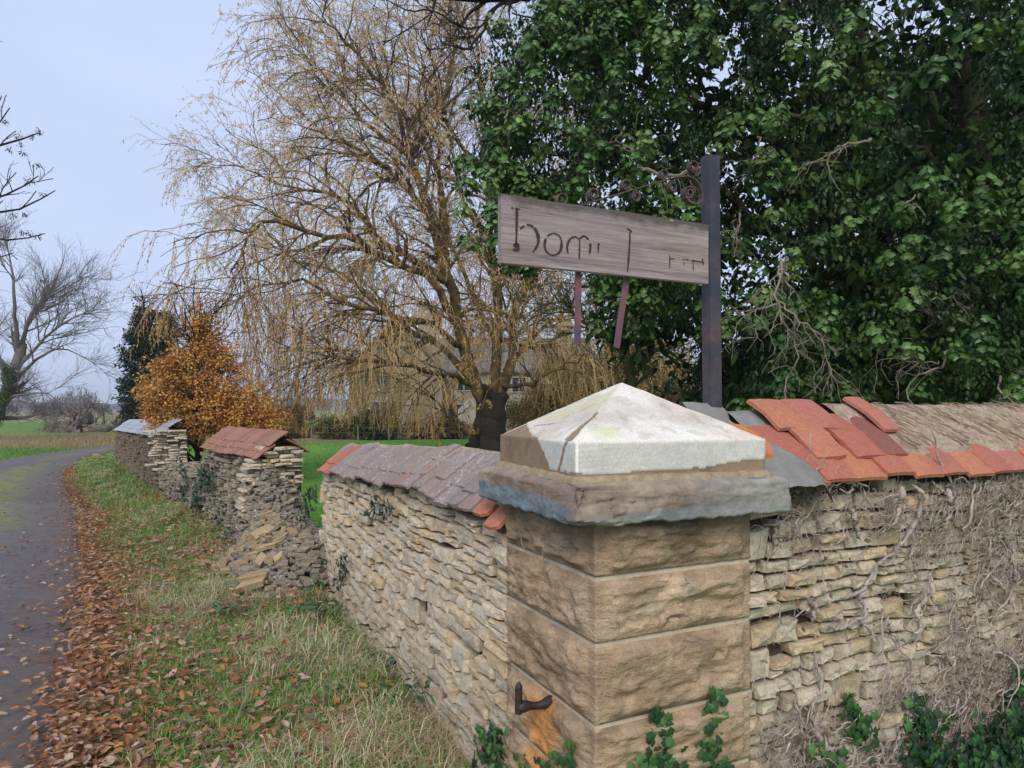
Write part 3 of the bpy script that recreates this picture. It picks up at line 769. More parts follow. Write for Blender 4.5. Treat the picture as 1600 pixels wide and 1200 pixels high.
N = NM('grey_cement'); p = N.pos(1)
c = N.ramp(N.noise(p, 14, 6, .65), [(.3, (.17, .165, .15)), (.7, (.27, .265, .24))]); c = N.mix(N.ramp(N.noise(p, 9, 3), [(.6, 0.), (.7, .5)]), c, (.32, .25, .17))
M_cem = N.bsdf(c, .9, N.bump(N.noise(p, 110, 6, .7), .6, .006), .2)

# --- wall along the lane, next to the pier
A, B, L1, ang1 = wall_frame(W[0], W[1])
lw = thing('stone_wall', 'dry stone wall with purple clay tile coping between the pier and the collapsed gap', 'wall', (A[0], A[1], 0), ang1)
ez1 = profile([(491,737),(540,747),(592,758),(640,768),(675,779),(710,796),(744,813),(770,828),(788,838)], A, B, .05)
rz1 = profile([(510,697),(592,698),(702,703),(774,709)], A, B, -.25)
eave1 = lambda x: (.05, ez1(x)+.006*math.sin(x*7)); slope1 = lambda x: math.atan2(rz1(x)-ez1(x), .30)
top1 = lambda x: ez1(x)+.012; base1 = lambda x: 0.02
wall_core(lw, L1, base1, lambda x: ez1(x)+.015, -.44, -.05)
bulge1 = lambda x, z: .018*float(vnoise(np.array([x*1.3, z*2, 3.])))+.05*max(0, .45-z)*.5
dry_wall(lw, A, B, base1, top1, (.038, .078), (.075, .20), bulge1, .13, 5, 297, M_stone_a, .010)
r = np.random.default_rng(8)
for row, (s, lift) in enumerate([(0, .0), (.085, .014), (.205, .026)]):
    x = .02 + (.08 if row % 2 else 0)
    while x < L1-.02:
        if row == 2 and r.random() > .16: x += .135; continue
        if not (row == 0 and r.random() < .02):
            ms = T_red if (x > L1-.55 and row < 2) or (x < .22 and row == 0) or (row == 1 and r.random() < .06) else T_pur
            put_tile(lw, ms, x, s+r.normal()*.006, slope1, eave1, r, .9, lift+r.random()*.004, sx=.80, sy=(.95, .93, .55)[row])
        x += .135+r.normal()*.003
mortar_crest(lw, L1, .0, eave1, slope1, lambda x: .225+.02*math.sin(x*3), -.25, .2, M_crest, seed=4, rag=.035, th=.030)
for xx in np.arange(.3, L1, .29):
    pass

# --- wall to the right of the pier
Rr = PC+U2*.302-V2*(.302-.03); Rend = Rr+U2*4.8
A, B, L2, ang2 = wall_frame(Rend, Rr)
rw = thing('stone_wall', 'dry stone wall with orange red tiles to the right of the pier laced with dead ivy stems', 'wall', (A[0], A[1], 0), ang2)
ez2 = lambda x: 1.335-.006*math.sin(x*4); rz2 = lambda x: 1.595
eave2 = lambda x: (.055, ez2(x)); slope2 = lambda x: math.atan2(rz2(x)-ez2(x), .34)
wall_core(rw, L2+.06, lambda x: 0, lambda x: ez2(x)+.02, -.5, -.06, x0=0)
bulge2 = lambda x, z: .012*float(vnoise(np.array([x*1.7, z*2, 9.])))
dry_wall(rw, A, B, lambda x: 0.0, lambda x: ez2(x)-.0, (.035, .070), (.06, .165), bulge2, .13, 17, 297, M_stone_a, .010, xlo=.0)
X2 = lambda u, yo=.055: None
def xr(u, yo):
    "local x on the right wall seen at photo column u, on the line at outward offset yo"
    ex = (B-A)/L2; ey = np.array([-ex[1], ex[0]]); o = A+ey*yo; k = (u-800)/F
    return (k*o[1]-o[0])/(ex[0]-k*ex[1])
r = np.random.default_rng(21)
x = xr(1262, .05); k = 0
while x > .05:                                           # eave course
    put_tile(rw, [T_red[0], T_red[1], T_red[4], T_red[0], T_dk[1]] if k > 0 else T_red, x, -.012 if k == 0 else r.normal()*.004, slope2, eave2, r, .7, (.0, .004)[k % 2], sx=1.0, yaw=.05 if k == 0 else 0)
    x -= .158+r.random()*.004; k += 1
put_tile(rw, T_red, xr(1268, .05), .03, slope2, eave2, r, .7, .012, yaw=.10)
# loose second and third course near the pier
for (u, s, lift, yaw, m_, lab) in [(1296, .080, .026, -.05, T_red, None), (1352, .085, .022, .02, T_red, None), (1392, .095, .016, -.03, T_dk, 'dark red roof tile lying under the loose one')]:
    put_tile(rw, m_, xr(u, -.03), s, slope2, eave2, r, .5, lift, yaw=yaw, label=lab)
put_tile(rw, T_red, xr(1212, -.22), .245, slope2, eave2, r, .3, .030, yaw=.06, sy=.70, sx=1.1)
put_tile(rw, T_red, xr(1262, -.22), .235, slope2, eave2, r, .3, .034, yaw=-.08, sy=.72)
put_tile(rw, T_red, xr(1358, -.20), .205, slope2, eave2, r, .3, .044, yaw=.10, sx=.72, sy=.86, label='loose orange tile tilted on top of the coping')
mortar_crest(rw, xr(1345, -.1), 0.0, eave2, slope2, lambda x: .066, -.285, .2, M_crest2, name='earth_and_mortar_ridge', seed=14, rag=.010, th=.040)
mortar_crest(rw, xr(1190, -.1), xr(1345, -.1), eave2, slope2, lambda x: .16, -.285, .2, M_cem, name='mortar_ridge', seed=15, rag=.012, th=.014)
xr_ridge = xr(1400, -.1)
back_tiles(rw, T_red, xr(1345, -.1), .0, -.285, lambda x: rz2(x)+.028, .6, 3)

# grey cement haunch between pier and right hand tiles
nxh, nyh = 60, 60; hx_ = np.linspace(.22, .60, nxh); hy_ = np.linspace(-.395, .12, nyh); HX, HY = np.meshgrid(hx_, hy_)
ridge_y = -.05
HZ = np.where(HY < ridge_y, 1.385+(HY+.36)/.31*.245, 1.63-(HY-ridge_y)*.7)
HZ = np.where(HY < -.36, 1.385-(-.36-HY)*1.0, HZ)
PH = np.stack([HX, HY, HZ], -1); nh = fbm(PH*7, 4, 3); edge_ = .465+.05*nh+.02*fbm(PH*28, 3, 7)+.05*np.sin((HY)*14)-.03*sstep(-.12, -.0, HY)+.03*sstep(-.20, -.3, HY)
HZ = HZ-.07*sstep(edge_-.012, edge_+.035, HX)+.010*nh+.003*fbm(PH*45, 3, 5)-.02*sstep(.44, .36, HX)*0
PH[..., 2] = HZ; keep = HX < edge_+.06
i_ = np.arange(nxh*nyh).reshape(nyh, nxh); q = np.stack([i_[:-1, :-1], i_[:-1, 1:], i_[1:, 1:], i_[1:, :-1]], -1).reshape(-1, 4)
q = q[keep.ravel()[q].all(1)]
obj('cement_haunch', mesh('cement_haunch', PH.reshape(-1, 3), q, None, True), M_cem, pier)
N = NM('orange_clay'); p = N.pos(1)
M_orange = N.bsdf(N.ramp(N.noise(p, 18, 5), [(.3, (.42, .13, .035)), (.7, (.55, .20, .06))]), .7, N.bump(N.noise(p, 140, 4), .4, .004), .2)
b = MB(); out = np.array([(.325, -.285), (.40, -.30), (.435, -.255), (.418, -.21), (.385, -.175), (.325, -.165)])
zt = lambda y: 1.385+(y+.36)/.31*.245+.012
V = np.array([(a_, b_, zt(b_)+.004) for a_, b_ in out]+[(a_, b_, zt(b_)-.02) for a_, b_ in out]); n = 6
b.add(V, [np.arange(6)[None], np.array([(k, k+n, (k+1) % n+n, (k+1) % n) for k in range(n)])])
obj('tile_fragment', b.mesh('tile_fragment'), M_orange, pier)

def slab(rr, w_, l_, t_):
    k = int(rr.integers(28)); v, q, t = STT[k]; v = v*np.array([w_, t_, l_])
    v = np.stack([v[:, 0], v[:, 2], v[:, 1]+t_/2], -1); return v, q[:, ::-1], t[:, ::-1]
# --- broken wall further along: standing stretch, then a low stretch
A, B, L3a, _ = wall_frame(W[2], W[3]); A3 = W[2]; B3 = W[4]
mw = thing('ruined_wall', 'half collapsed dry stone wall with russet tiles on its standing stretch beyond the rubble gap', 'wall', (W[2][0], W[2][1], 0), wall_frame(W[2], W[4])[3])
A, B, L3, ang3 = wall_frame(W[2], W[4])
ez3 = lambda x: 1.055+.01*math.sin(x*3); rz3 = lambda x: 1.285
def top3(x):
    if x < 2.55: return ez3(x)
    return max(.62, ez3(x)-.30*(x-2.55)/.3) + (.08*math.sin(x*4) if x > 3.2 else 0)
eave3 = lambda x: (.06, ez3(x)); slope3 = lambda x: math.atan2(rz3(x)-ez3(x), .31)
wall_core(mw, L3, lambda x: 0, lambda x: top3(x)-(.05 if x > 2.5 else -.02), -.46, -.06, n=80)
bul3 = lambda x, z: .05*float(vnoise(np.array([x*.9, z*2, 3.])))+.10*max(0, .5-z)+.0
grey3 = lambda rv, x, z: rv if z < .75 else rv*.7+.3
dry_wall(mw, A, B, lambda x: -.02, top3, (.028, .055), (.06, .16), bul3, .16, 33, 0, M_old, .03)
r = np.random.default_rng(31)
for row, (s, lift) in enumerate([(0, .0), (.085, .016), (.18, .03)]):
    x = .0+(.08 if row % 2 else 0)
    while x < 2.62:
        put_tile(mw, T_far, x, s+r.normal()*.004, slope3, eave3, r, .8, lift+r.random()*.004); x += .166
tb = MB(); er0 = np.random.default_rng(5)
for i in range(190):
    xx_ = er0.uniform(2.55, 6.15); v, q, t = slab(er0, er0.uniform(.07, .18), er0.uniform(.05, .12), er0.uniform(.02, .05)); th_ = er0.uniform(0, PI); Rz = np.array([[math.cos(th_), -math.sin(th_), 0], [math.sin(th_), math.cos(th_), 0], [0, 0, 1]])
    rv = er0.random(); tb.add(v@rot_y(er0.normal()*.15).T@Rz.T+np.array([xx_, er0.uniform(-.46, .0), top3(xx_)-.05+er0.uniform(-.01, .05)]), [q, t], (rv, rv, rv))
obj('loose_top_stones', tb.mesh('loose_top_stones'), M_old, mw, kind='stuff')
mortar_crest(mw, 2.6, -.02, eave3, slope3, lambda x: .30, -.25, .2, M_crest, seed=24, rag=.02, th=.034)
back_tiles(mw, T_far, 2.6, -.1, -.27, lambda x: rz3(x)+.0, .55, 4)
# broken end: slabs across the thickness, jutting unevenly
eb = MB(); er = np.random.default_rng(3); z = .1
EW = thing
while z < 1.16:
    h = er.uniform(.02, .05); y = -.46
    while y < .06:
        w_ = er.uniform(.08, .2); yc = y+w_/2
        if z > 1.03 and (yc > -.02 or yc < -.42): y += w_; continue
        k = int(er.integers(28)); v, q, t = STT[k]
        jut = er.uniform(-.02, .12)+.25*max(0, .5-z)
        vv = v*np.array([w_*1.05, .25, h*.95]); vv = np.stack([-vv[:, 1]*1.-jut, vv[:, 0]+yc, vv[:, 2]+z+h/2], -1)
        rv = er.random(); eb.add(vv, [q, t], (rv, rv, rv)); y += w_
    z += h
obj('broken_end', eb.mesh('broken_end'), M_stone_a, mw, kind='stuff')

# --- far stretch with rendered face and pale slates
A, B, L4, ang4 = wall_frame(W[4], W[5])
fw = thing('far_wall', 'far end of the lane wall, earth brown face under pale slates', 'wall', (A[0], A[1], 0), ang4)
ez4 = lambda x: 1.10-.012*x; rz4 = lambda x: 1.30-.012*x
eave4 = lambda x: (.05, ez4(x)); slope4 = lambda x: math.atan2(rz4(x)-ez4(x), .31)
top4 = lambda x: ez4(x)
wall_core(fw, L4, lambda x: -.05, lambda x: top4(x)+.02, -.46, -.05)
M_old2 = mat_stone('brown_rubble', [(.15, (.17, .135, .095)), (.5, (.24, .19, .135)), (.95, (.19, .16, .13))], scale=7, rnd='attr')
dry_wall(fw, A, B, lambda x: -.05, top4, (.03, .06), (.07, .19), lambda x, z: .03*float(vnoise(np.array([x, z*2, 4.])))+.08*max(0, .5-z), .14, 44, 0, M_old2, .03)
r = np.random.default_rng(41)
for row, s in enumerate([0, .13, .25]):
    x = .15+(.1 if row % 2 else 0)
    while x < L4+.1:
        if abs(x-3.6) > .14: put_tile(fw, T_slate, x, s, slope4, eave4, r, .8, .016*row, sx=1.35, sy=1.0)
        x += .225
mortar_crest(fw, L4, .05, eave4, slope4, lambda x: .36, -.25, .2, M_old2, seed=24, rag=.02, th=.01, res=.05)
eb = MB(); z = .5
while z < 1.22:                                          # the ragged near end of it
    h = er.uniform(.03, .055); y = -.46
    while y < .06:
        w_ = er.uniform(.1, .22); yc = y+w_/2; k = int(er.integers(28)); v, q, t = STT[k]; jut = er.uniform(0, .12)
        vv = v*np.array([w_*1.05, .3, h*.95]); vv = np.stack([-.0-vv[:, 1]-jut+.15*(z-.8), vv[:, 0]+yc, vv[:, 2]+z+h/2], -1); rv = er.random()*.6; eb.add(vv, [q, t], (rv, rv, rv)); y += w_
    z += h
obj('broken_end', eb.mesh('broken_end'), M_stone_a, fw, kind='stuff')

# --- the collapsed gap: a heap of stones spilling onto the verge
def heap(p, exz=None):
    d = W[2]-W[1]; L = np.linalg.norm(d); ex = d/L; ey = np.array([-ex[1], ex[0]]); q = p-W[1]; a = q@ex; b_ = q@ey
    prof_ = np.interp(a, [-.5, -.15, .3, .9, 1.5, L, L+.4, L+1.2], [0, .38, .42, .42, .52, .9, .4, 0])
    across = np.where(b_ > -.25, np.exp(-np.clip(b_+.0, 0, 9)**2/np.interp(a, [.2, .9, 1.3, 1.7], [.22, .24, .10, .03])), np.exp(-np.clip(-b_-.25, 0, 9)**2/.08))
    return np.maximum(prof_*across, 0)
gr = np.random.default_rng(77); hb = MB(); d12 = W[2]-W[1]; e12 = norm(d12); n12 = np.array([-e12[1], e12[0]])
for i in range(3600):
    a = gr.uniform(-.35, 2.75); b_ = gr.normal()*(.34 if a < 1.3 else .16)+.08-.10*(a > 1.3)
    if b_ > 1.5 or b_ < -.9: continue
    p2 = W[1]+e12*a+n12*b_; hz = float(heap(p2)); g = float(gh(p2[0], p2[1]))
    if hz < .03 and gr.random() > .10: continue
    if a > 2.05 and b_ > -.55 and b_ < -.05: continue
    if a < -.05 and b_ < .05: continue
    w_ = gr.uniform(.04, .15); l_ = gr.uniform(.03, .09); t_ = gr.uniform(.012, .040); v, q, t = slab(gr, w_, l_, t_)
    th = gr.uniform(0, PI); Rz = np.array([[math.cos(th), -math.sin(th), 0], [math.sin(th), math.cos(th), 0], [0, 0, 1]])
    tx = gr.normal()*.28+(.5 if b_ > .2 else 0)*0; Rx = rot_y(gr.normal()*.3+.12)
    v = v@Rx.T@Rz.T+np.array([p2[0], p2[1], g+hz*gr.uniform(.72, 1.03)-.01]); rv = gr.random(); hb.add(v, [q, t], (rv, rv, rv))
ob = MB()
for i in range(90):
    a = gr.normal()*.35+.95; b_ = abs(gr.normal())*.38+.05; p2 = W[1]+e12*a+n12*b_; hz = float(heap(p2)); g = float(gh(p2[0], p2[1]))
    v, q, t = slab(gr, gr.uniform(.05, .15), gr.uniform(.04, .10), gr.uniform(.015, .045)); th = gr.uniform(0, PI); Rz = np.array([[math.cos(th), -math.sin(th), 0], [math.sin(th), math.cos(th), 0], [0, 0, 1]])
    v = v@rot_y(gr.normal()*.5).T@Rz.T+np.array([p2[0], p2[1], g+hz+.005]); ob.add(v, [q, t], (.5, .5, .5))
tag(obj('ochre_rubble', ob.mesh('ochre_rubble'), M_yel), 'scattered small ochre pieces on the rubble heap', 'rubble', kind='stuff')
tag(obj('rubble_heap', hb.mesh('rubble_heap'), M_old), 'heap of small grey fallen stones filling the gap in the wall', 'rubble', kind='stuff')
# solid body of the heap
gx_ = np.linspace(-4.4, -.6, 60); gy_ = np.linspace(5.0, 9.0, 60); GX, GY = np.meshgrid(gx_, gy_)
HH = heap(np.c_[GX.ravel(), GY.ravel()]).reshape(GX.shape)*.80
GZ = gh(GX, GY)*.9-.05+HH; i_ = np.arange(3600).reshape(60, 60); q = np.stack([i_[:-1, :-1], i_[:-1, 1:], i_[1:, 1:], i_[1:, :-1]], -1).reshape(-1, 4)
kq = (HH.ravel()[q] > .03).any(1)
obj('rubble_soil', mesh('rubble_soil', np.stack([GX, GY, GZ], -1).reshape(-1, 3), q[kq], None, True), M_core, kind='structure')

M_yel_t = [None]
YT = []
for i, (v, q, t) in enumerate(STT[:10]):
    v2 = np.stack([v[:, 0], v[:, 2], v[:, 1]+.5], -1); me = mesh('fallen_stone', v2, [q[:, ::-1], t[:, ::-1]]); me.materials.append(M_yel); YT.append(me)
yr = np.random.default_rng(12); WORDS = []
fs = [  # photo column, row, width, thickness, tilt, what it looks like
 (412,838,.34,.05,.5,'largest ochre slab leaning at the top of the spilled stones'),
 (432,832,.28,.035,.75,'thin pale ochre slab propped steeply against the largest one'),
 (440,846,.24,.03,.6,'narrow tawny slab second in the leaning stack'),
 (425,858,.38,.045,.35,'long buff slab under the leaning ochre ones'),
 (402,868,.26,.05,.2,'squat brown stone left of the leaning stack'),
 (410,882,.18,.09,1.1,'bright yellow upright stone below the leaning stack'),
 (424,880,.16,.08,1.2,'second bright yellow stone beside the upright one'),
 (438,878,.15,.07,.9,'small yellow stone at the right of the bright pair'),
 (385,893,.22,.06,.1,'pale bluish stone low on the verge side of the heap'),
 (402,905,.44,.07,.25,'long rounded olive stone at the foot of the heap'),
 (395,918,.40,.06,.35,'dark flat slab lying below the long rounded stone'),
 (330,912,.24,.05,.05,'flat tan stone alone in the leaf litter'),
 (335,922,.16,.05,.2,'small chip against the flat tan stone'),
 (300,925,.12,.04,.1,'tiny buff chip farthest out on the verge'),
 (352,925,.2,.05,.1,'brown stone half buried in leaves left of the heap'),
 (455,770,.2,.03,.2,'orange brown slab high on the heap near the tiled wall end'),
 (470,778,.24,.03,.3,'russet broken tile on top of the heap'),
 (452,785,.22,.03,.35,'pale sandy slab under the russet broken tile')]
HP = {}
for j, (u, v_, w_, t_, tilt, lab) in enumerate(fs):
    # walk the view ray until it meets ground or heap
    for dd in np.arange(4.0, 9.5, .02):
        q3 = px(u, v_, dd); hz = float(gh(q3[0], q3[1]))+float(heap(q3[:2][None])[0])
        if q3[2] <= hz: break
    o = obj('fallen_stone', YT[j % 10], M_yel, None, (q3[0], q3[1], hz+w_*.2*math.sin(tilt)), (tilt*yr.choice([.3, .6]), -tilt*.8, yr.uniform(-.7, .7)), (w_*.62, w_*.44, t_*.9))
    tag(o, lab, 'stone', 'fallen stones spilled from the wall')
for (u, v_, w_, lab) in [(173, 744, .32, 'pale grey boulder in the grass near the bend'), (158, 717, .5, 'low pile of ochre stones against the far wall end'), (168, 721, .35, 'brown slab beside the low ochre pile')]:
    q3 = px(u, v_, 1.55*F/(v_-640)); o = obj('boulder', YT[3], M_old2 if 'slab' in lab else M_yel, None, (q3[0], q3[1], .08), (0, .2, .4), (w_, w_*.8, .2)); tag(o, lab, 'stone')

# ================================================================== sign
sg0 = px(1111, 640, 2.51); SP = np.array([(.676+.9005*.058), 2.488+.4349*.058])
sign = thing('hanging_sign', 'weathered wooden name board on a rusty iron post with scroll bracket behind the pier cap', 'sign', (SP[0], SP[1], 1.5), PA)
N = NM('rusty_paint'); p = N.pos(1)
c = N.ramp(N.noise(p, 4.5, 5, .6, .5), [(.42, (.026, .030, .045)), (.54, (.055, .045, .055)), (.66, (.12, .055, .05))]); c = N.mix(1., c, N.ramp(N.noise(p, 60, 5, .7), [(.3, .7), (.7, 1.35)]), 'MULTIPLY')
M_post = N.bsdf(c, .55, N.bump(N.noise(p, 90, 5, .7), .4, .003), .5)
N = NM('rusty_strap'); p = N.pos(1); c = N.ramp(N.noise(p, 6, 5, .6), [(.38, (.085, .06, .085)), (.6, (.20, .08, .08))])
M_strap = N.bsdf(c, .65, N.bump(N.noise(p, 120, 5, .7), .5, .003), .4)
N = NM('rusty_scroll'); p = N.pos(1); c = N.ramp(N.noise(p, 25, 5, .6), [(.35, (.05, .035, .035)), (.65, (.13, .075, .06))])
M_scroll = N.bsdf(c, .6, N.bump(N.noise(p, 120, 5, .7), .5, .003), .4)
def bevbox(lo, hi, bv=.003):
    import bmesh
    bm = bmesh.new(); bmesh.ops.create_cube(bm, size=1)
    for v in bm.verts:
        v.co = Vector([lo[i] if v.co[i] < 0 else hi[i] for i in range(3)])
    bmesh.ops.bevel(bm, geom=bm.edges[:], offset=bv, segments=2, affect='EDGES', profile=.6)
    me = bpy.data.meshes.new('m'); bm.to_mesh(me); bm.free()
    for p_ in me.polygons: p_.use_smooth = False
    return me
me = bevbox((-.0245, -.0245, 0), (.0245, .0245, 1.02), .003)
po = obj('post', me, M_post, sign); po.rotation_euler = (0, -.012, 0); po.location = (.004, 0, 0)
# board: along -X from the post, in front (towards the camera, -Y)
bz0, bz1 = .545, .753; by = -.043
def _bt(u): 
    k = (u-800)/F; o = SP+V2*(by-.011); return (k*o[1]-o[0])/(U2[0]-k*U2[1])
bl = -_bt(783); bR = _bt(1107)
N = NM('silvered_oak'); p = N.pos(1, (1, 1, 1), True); pg = N.pos(1, (.09, 1, 1), True)
n1 = N.noise(pg, 26, 7, .68, .35); n2 = N.noise(N.pos(1, (.05, 1, 1), True), 110, 5, .7)
c = N.ramp(n1, [(.28, (.16, .12, .115)), (.40, (.28, .22, .215)), (.62, (.36, .295, .285)), (.78, (.46, .40, .39))])
c = N.mix(1., c, N.ramp(n2, [(.3, .72), (.7, 1.18)]), 'MULTIPLY')
sepx = N.n('ShaderNodeSeparateXYZ'); N.l(p, sepx.inputs[0])
ed = N.math('ADD', sepx.outputs[2], N.math('MULTIPLY', N.noise(p, 9, 4, .6), .09))
c = N.mix(N.ramp(ed, [(.765, 0.), (.79, .8)]), c, (.07, .062, .05))                       # dark algae along the top edge
fl = N.ramp(N.noise(N.pos(1, (.3, 1, 1), True), 42, 3, .6), [(.72, 0.), (.75, .75)]); c = N.mix(fl, c, (.5, .48, .46))
M_board = N.bsdf(c, .88, N.bump(N.math('ADD', n1, N.math('MULTIPLY', n2, .7)), .7, .006), .15)
nbx, nbz = 180, 44; xs = np.linspace(-bl, bR, nbx); zs = np.linspace(bz0, bz1, nbz); BX, BZ = np.meshgrid(xs, zs)
# slightly uneven outline: left end taller, edges worn
BZ2 = bz0+(BZ-bz0)*1.0; e_t = sstep(bz1-.02, bz1, BZ); BZ2 += e_t*(.004*fbm(P3(BX*7, 0, 1), 3, 2)+.003*sstep(-bl+.25, -bl, BX)+.0035*sstep(-.2, -.5, BX)*0)
grain = .0012*fbm(P3(BX*4, BZ*90), 3, 3)
front = np.stack([BX, by-.011-grain, BZ2], -1); back_ = np.stack([BX, by+.013+0*BX, BZ2], -1)
V = np.concatenate([front.reshape(-1, 3), back_.reshape(-1, 3)]); i_ = np.arange(nbx*nbz).reshape(nbz, nbx); n_ = nbx*nbz
q1 = np.stack([i_[:-1, :-1], i_[:-1, 1:], i_[1:, 1:], i_[1:, :-1]], -1).reshape(-1, 4)
rim = np.r_[i_[0, :], i_[1:, -1], i_[-1, ::-1][1:], i_[::-1, 0][1:-1]]; rn = np.roll(rim, -1)
board = obj('name_board', mesh('name_board', V, [q1, q1[:, ::-1]+n_, np.stack([rim, rim+n_, rn+n_, rn], -1)]), M_board, sign)
# cut lettering, much of it worn away
N = NM('dark_letter_strokes'); M_cut = N.bsdf((.060, .042, .036), .95, None, .05)  # one even dark brown for the flat strokes laid on the board
def bx(u, v):
    "board local coordinates from photo pixel"
    k = (u-800)/F; o = SP-V2*(-by+.0)*1.0 if False else SP+V2*(by-.011); t = (k*o[1]-o[0])/(U2[0]-k*U2[1]); d = o[1]+U2[1]*t
    return t, CAMZ+(640-v)/F*d-1.5
def stroke(b, pts, wd, seed, wear=.0, smooth=True):
    P_ = np.array([(*bx(u, v),) for u, v in pts]); P_ = resample(np.c_[P_, np.zeros(len(P_))], max(10, int(12*len(pts))))[:, :2]
    n = len(P_); T = norm(np.gradient(P_, axis=0)); Nn = np.c_[-T[:, 1], T[:, 0]]; wv = np.interp(np.linspace(0, 1, n), np.linspace(0, 1, len(wd)), wd)
    nz = vnoise(np.c_[P_*170, np.full(n, seed)], seed); wv = wv*(1+.35*nz); ok = fbm(np.c_[P_*75, np.full(n, seed*1.)], 2, seed+3) > -1+wear
    yf = by-.0125-.0008
    a = P_+Nn*wv[:, None]/2; c_ = P_-Nn*wv[:, None]/2
    V = np.concatenate([np.c_[a[:, 0], np.full(n, yf), a[:, 1]], np.c_[c_[:, 0], np.full(n, yf), c_[:, 1]]])
    q = np.array([(i, i+1, n+i+1, n+i) for i in range(n-1) if ok[i] and ok[i+1]])
    if len(q): b.add(V, q)
def letter(name, strokes, wear=.0, seed=1):
    b = MB()
    for k, (pts, wd) in enumerate(strokes): stroke(b, pts, [a*.001 for a in wd], seed*7+k, wear)
    if b.n and b.F: obj(name, b.mesh(name), M_cut, board)
z5 = lambda L_: [(740+a*.275, 220+b_*.275) for a, b_ in L_]
letter('letter_h', [(z5([(212,382),(235,384),(262,390)]), [4,5,3]), (z5([(244,388),(243,480),(240,590),(238,600)]), [10,8,6,7]), (z5([(225,598),(242,590),(258,618)]), [5,13,4]), (z5([(222,618),(255,622)]), [7,7]),
     (z5([(262,500),(300,478),(340,492),(364,540),(362,590),(335,632)]), [4,5,7,11,8,4])], .45, 2)
letter('letter_o', [(z5([(455,524),(420,540),(402,585),(412,628),(450,650),(488,630),(498,580),(485,540),(455,524)]), [3,5,9,6,4,6,9,5,3])], .5, 3)
letter('letter_m', [(z5([(535,640),(530,600),(545,560),(575,545),(600,560)]), [5,8,6,4,4]), (z5([(600,560),(600,610),(598,668)]), [4,6,5]), (z5([(600,556),(625,542),(650,560),(662,600),(655,640)]), [4,5,7,10,4])], .5, 4)
letter('letter_e', [(z5([(712,582),(706,600),(708,645)]), [5,6,3])], .6, 5)
letter('letter_f', [(z5([(868,498),(885,505),(897,520)]), [3,4,3]), (z5([(887,505),(884,600),(878,680),(872,745)]), [4,7,7,4])], .55, 6)
letter('letter_a', [(z5([(985,680),(1005,665),(1030,668)]), [3,4,3]), (z5([(1036,655),(1034,680)]), [3,3])], 1.0, 7)
letter('letter_r', [(z5([(1112,650),(1113,690),(1112,722)]), [4,5,3]), (z5([(1113,668),(1145,672)]), [2,2])], .0, 8)
letter('letter_m', [(z5([(1190,672),(1195,705)]), [4,3]), (z5([(1245,675),(1246,735)]), [4,3]), (z5([(1200,672),(1240,680),(1310,690)]), [2,3,2]), (z5([(1298,668),(1303,705)]), [4,3])], .82, 9)
# two iron straps hanging below the board
def strap(pts, wd, th=.006):
    P_ = np.array([bx(u, v) for u, v in pts]); T = norm(np.gradient(P_, axis=0)); Nn = np.c_[-T[:, 1], T[:, 0]]*wd/2; b = MB(); n = len(P_)
    a = P_+Nn; c_ = P_-Nn; y0_, y1_ = by+.014, by+.014+th
    V = np.concatenate([np.c_[a[:, 0], np.full(n, y0_), a[:, 1]], np.c_[c_[:, 0], np.full(n, y0_), c_[:, 1]], np.c_[c_[:, 0], np.full(n, y1_), c_[:, 1]], np.c_[a[:, 0], np.full(n, y1_), a[:, 1]]])
    q = [(j*n+i, j*n+i+1, ((j+1) % 4)*n+i+1, ((j+1) % 4)*n+i) for j in range(4) for i in range(n-1)]+[(0, n, 2*n, 3*n), (n-1, 4*n-1, 3*n-1, 2*n-1)]
    b.add(V, np.array(q)); return b.mesh('hanging_strap')
obj('hanging_strap', strap([(911, 350), (910.5, 440), (909.5, 536)], .0215), M_strap, sign)
obj('hanging_strap', strap([(990, 365), (986, 440), (978, 490), (971, 542)], .022), M_strap, sign)
# scrollwork: flat iron ribbons with their width across the board plane
def ribbon(pts2, wd=.020, th=.004, y=by+.015, S=None):
    P_ = resample(np.c_[np.array(pts2), np.zeros(len(pts2))], S or max(24, 7*len(pts2)))[:, :2]; n = len(P_)
    T = norm(np.gradient(P_, axis=0)); Nn = np.c_[-T[:, 1], T[:, 0]]*th/2; a = P_+Nn; c_ = P_-Nn; y0_, y1_ = y-wd/2, y+wd/2
    V = np.concatenate([np.c_[a[:, 0], np.full(n, y0_), a[:, 1]], np.c_[c_[:, 0], np.full(n, y0_), c_[:, 1]], np.c_[c_[:, 0], np.full(n, y1_), c_[:, 1]], np.c_[a[:, 0], np.full(n, y1_), a[:, 1]]])
    q = [(j*n+i, j*n+i+1, ((j+1) % 4)*n+i+1, ((j+1) % 4)*n+i) for j in range(4) for i in range(n-1)]+[(0, n, 2*n, 3*n), (n-1, 4*n-1, 3*n-1, 2*n-1)]
    return V, np.array(q)
def curl(c0, r0, a0, turns, r1=.55, n=22):
    c0 = np.array(c0); t = np.linspace(0, 1, n); a = a0+turns*2*PI*t; rr_ = r0*(1-(1-r1)*t); return np.c_[c0[0]+rr_*np.cos(a), c0[1]+rr_*np.sin(a)]
def zz5(a, b_): return bx(740+a*.275, 220+b_*.275)
b = MB()
main = [zz5(540, 368), zz5(580, 368), zz5(680, 340), zz5(800, 305), zz5(960, 258), zz5(1120, 210), zz5(1210, 192), zz5(1262, 200), zz5(1300, 235), zz5(1322, 290)]
V, q = ribbon(main); b.add(V, q)
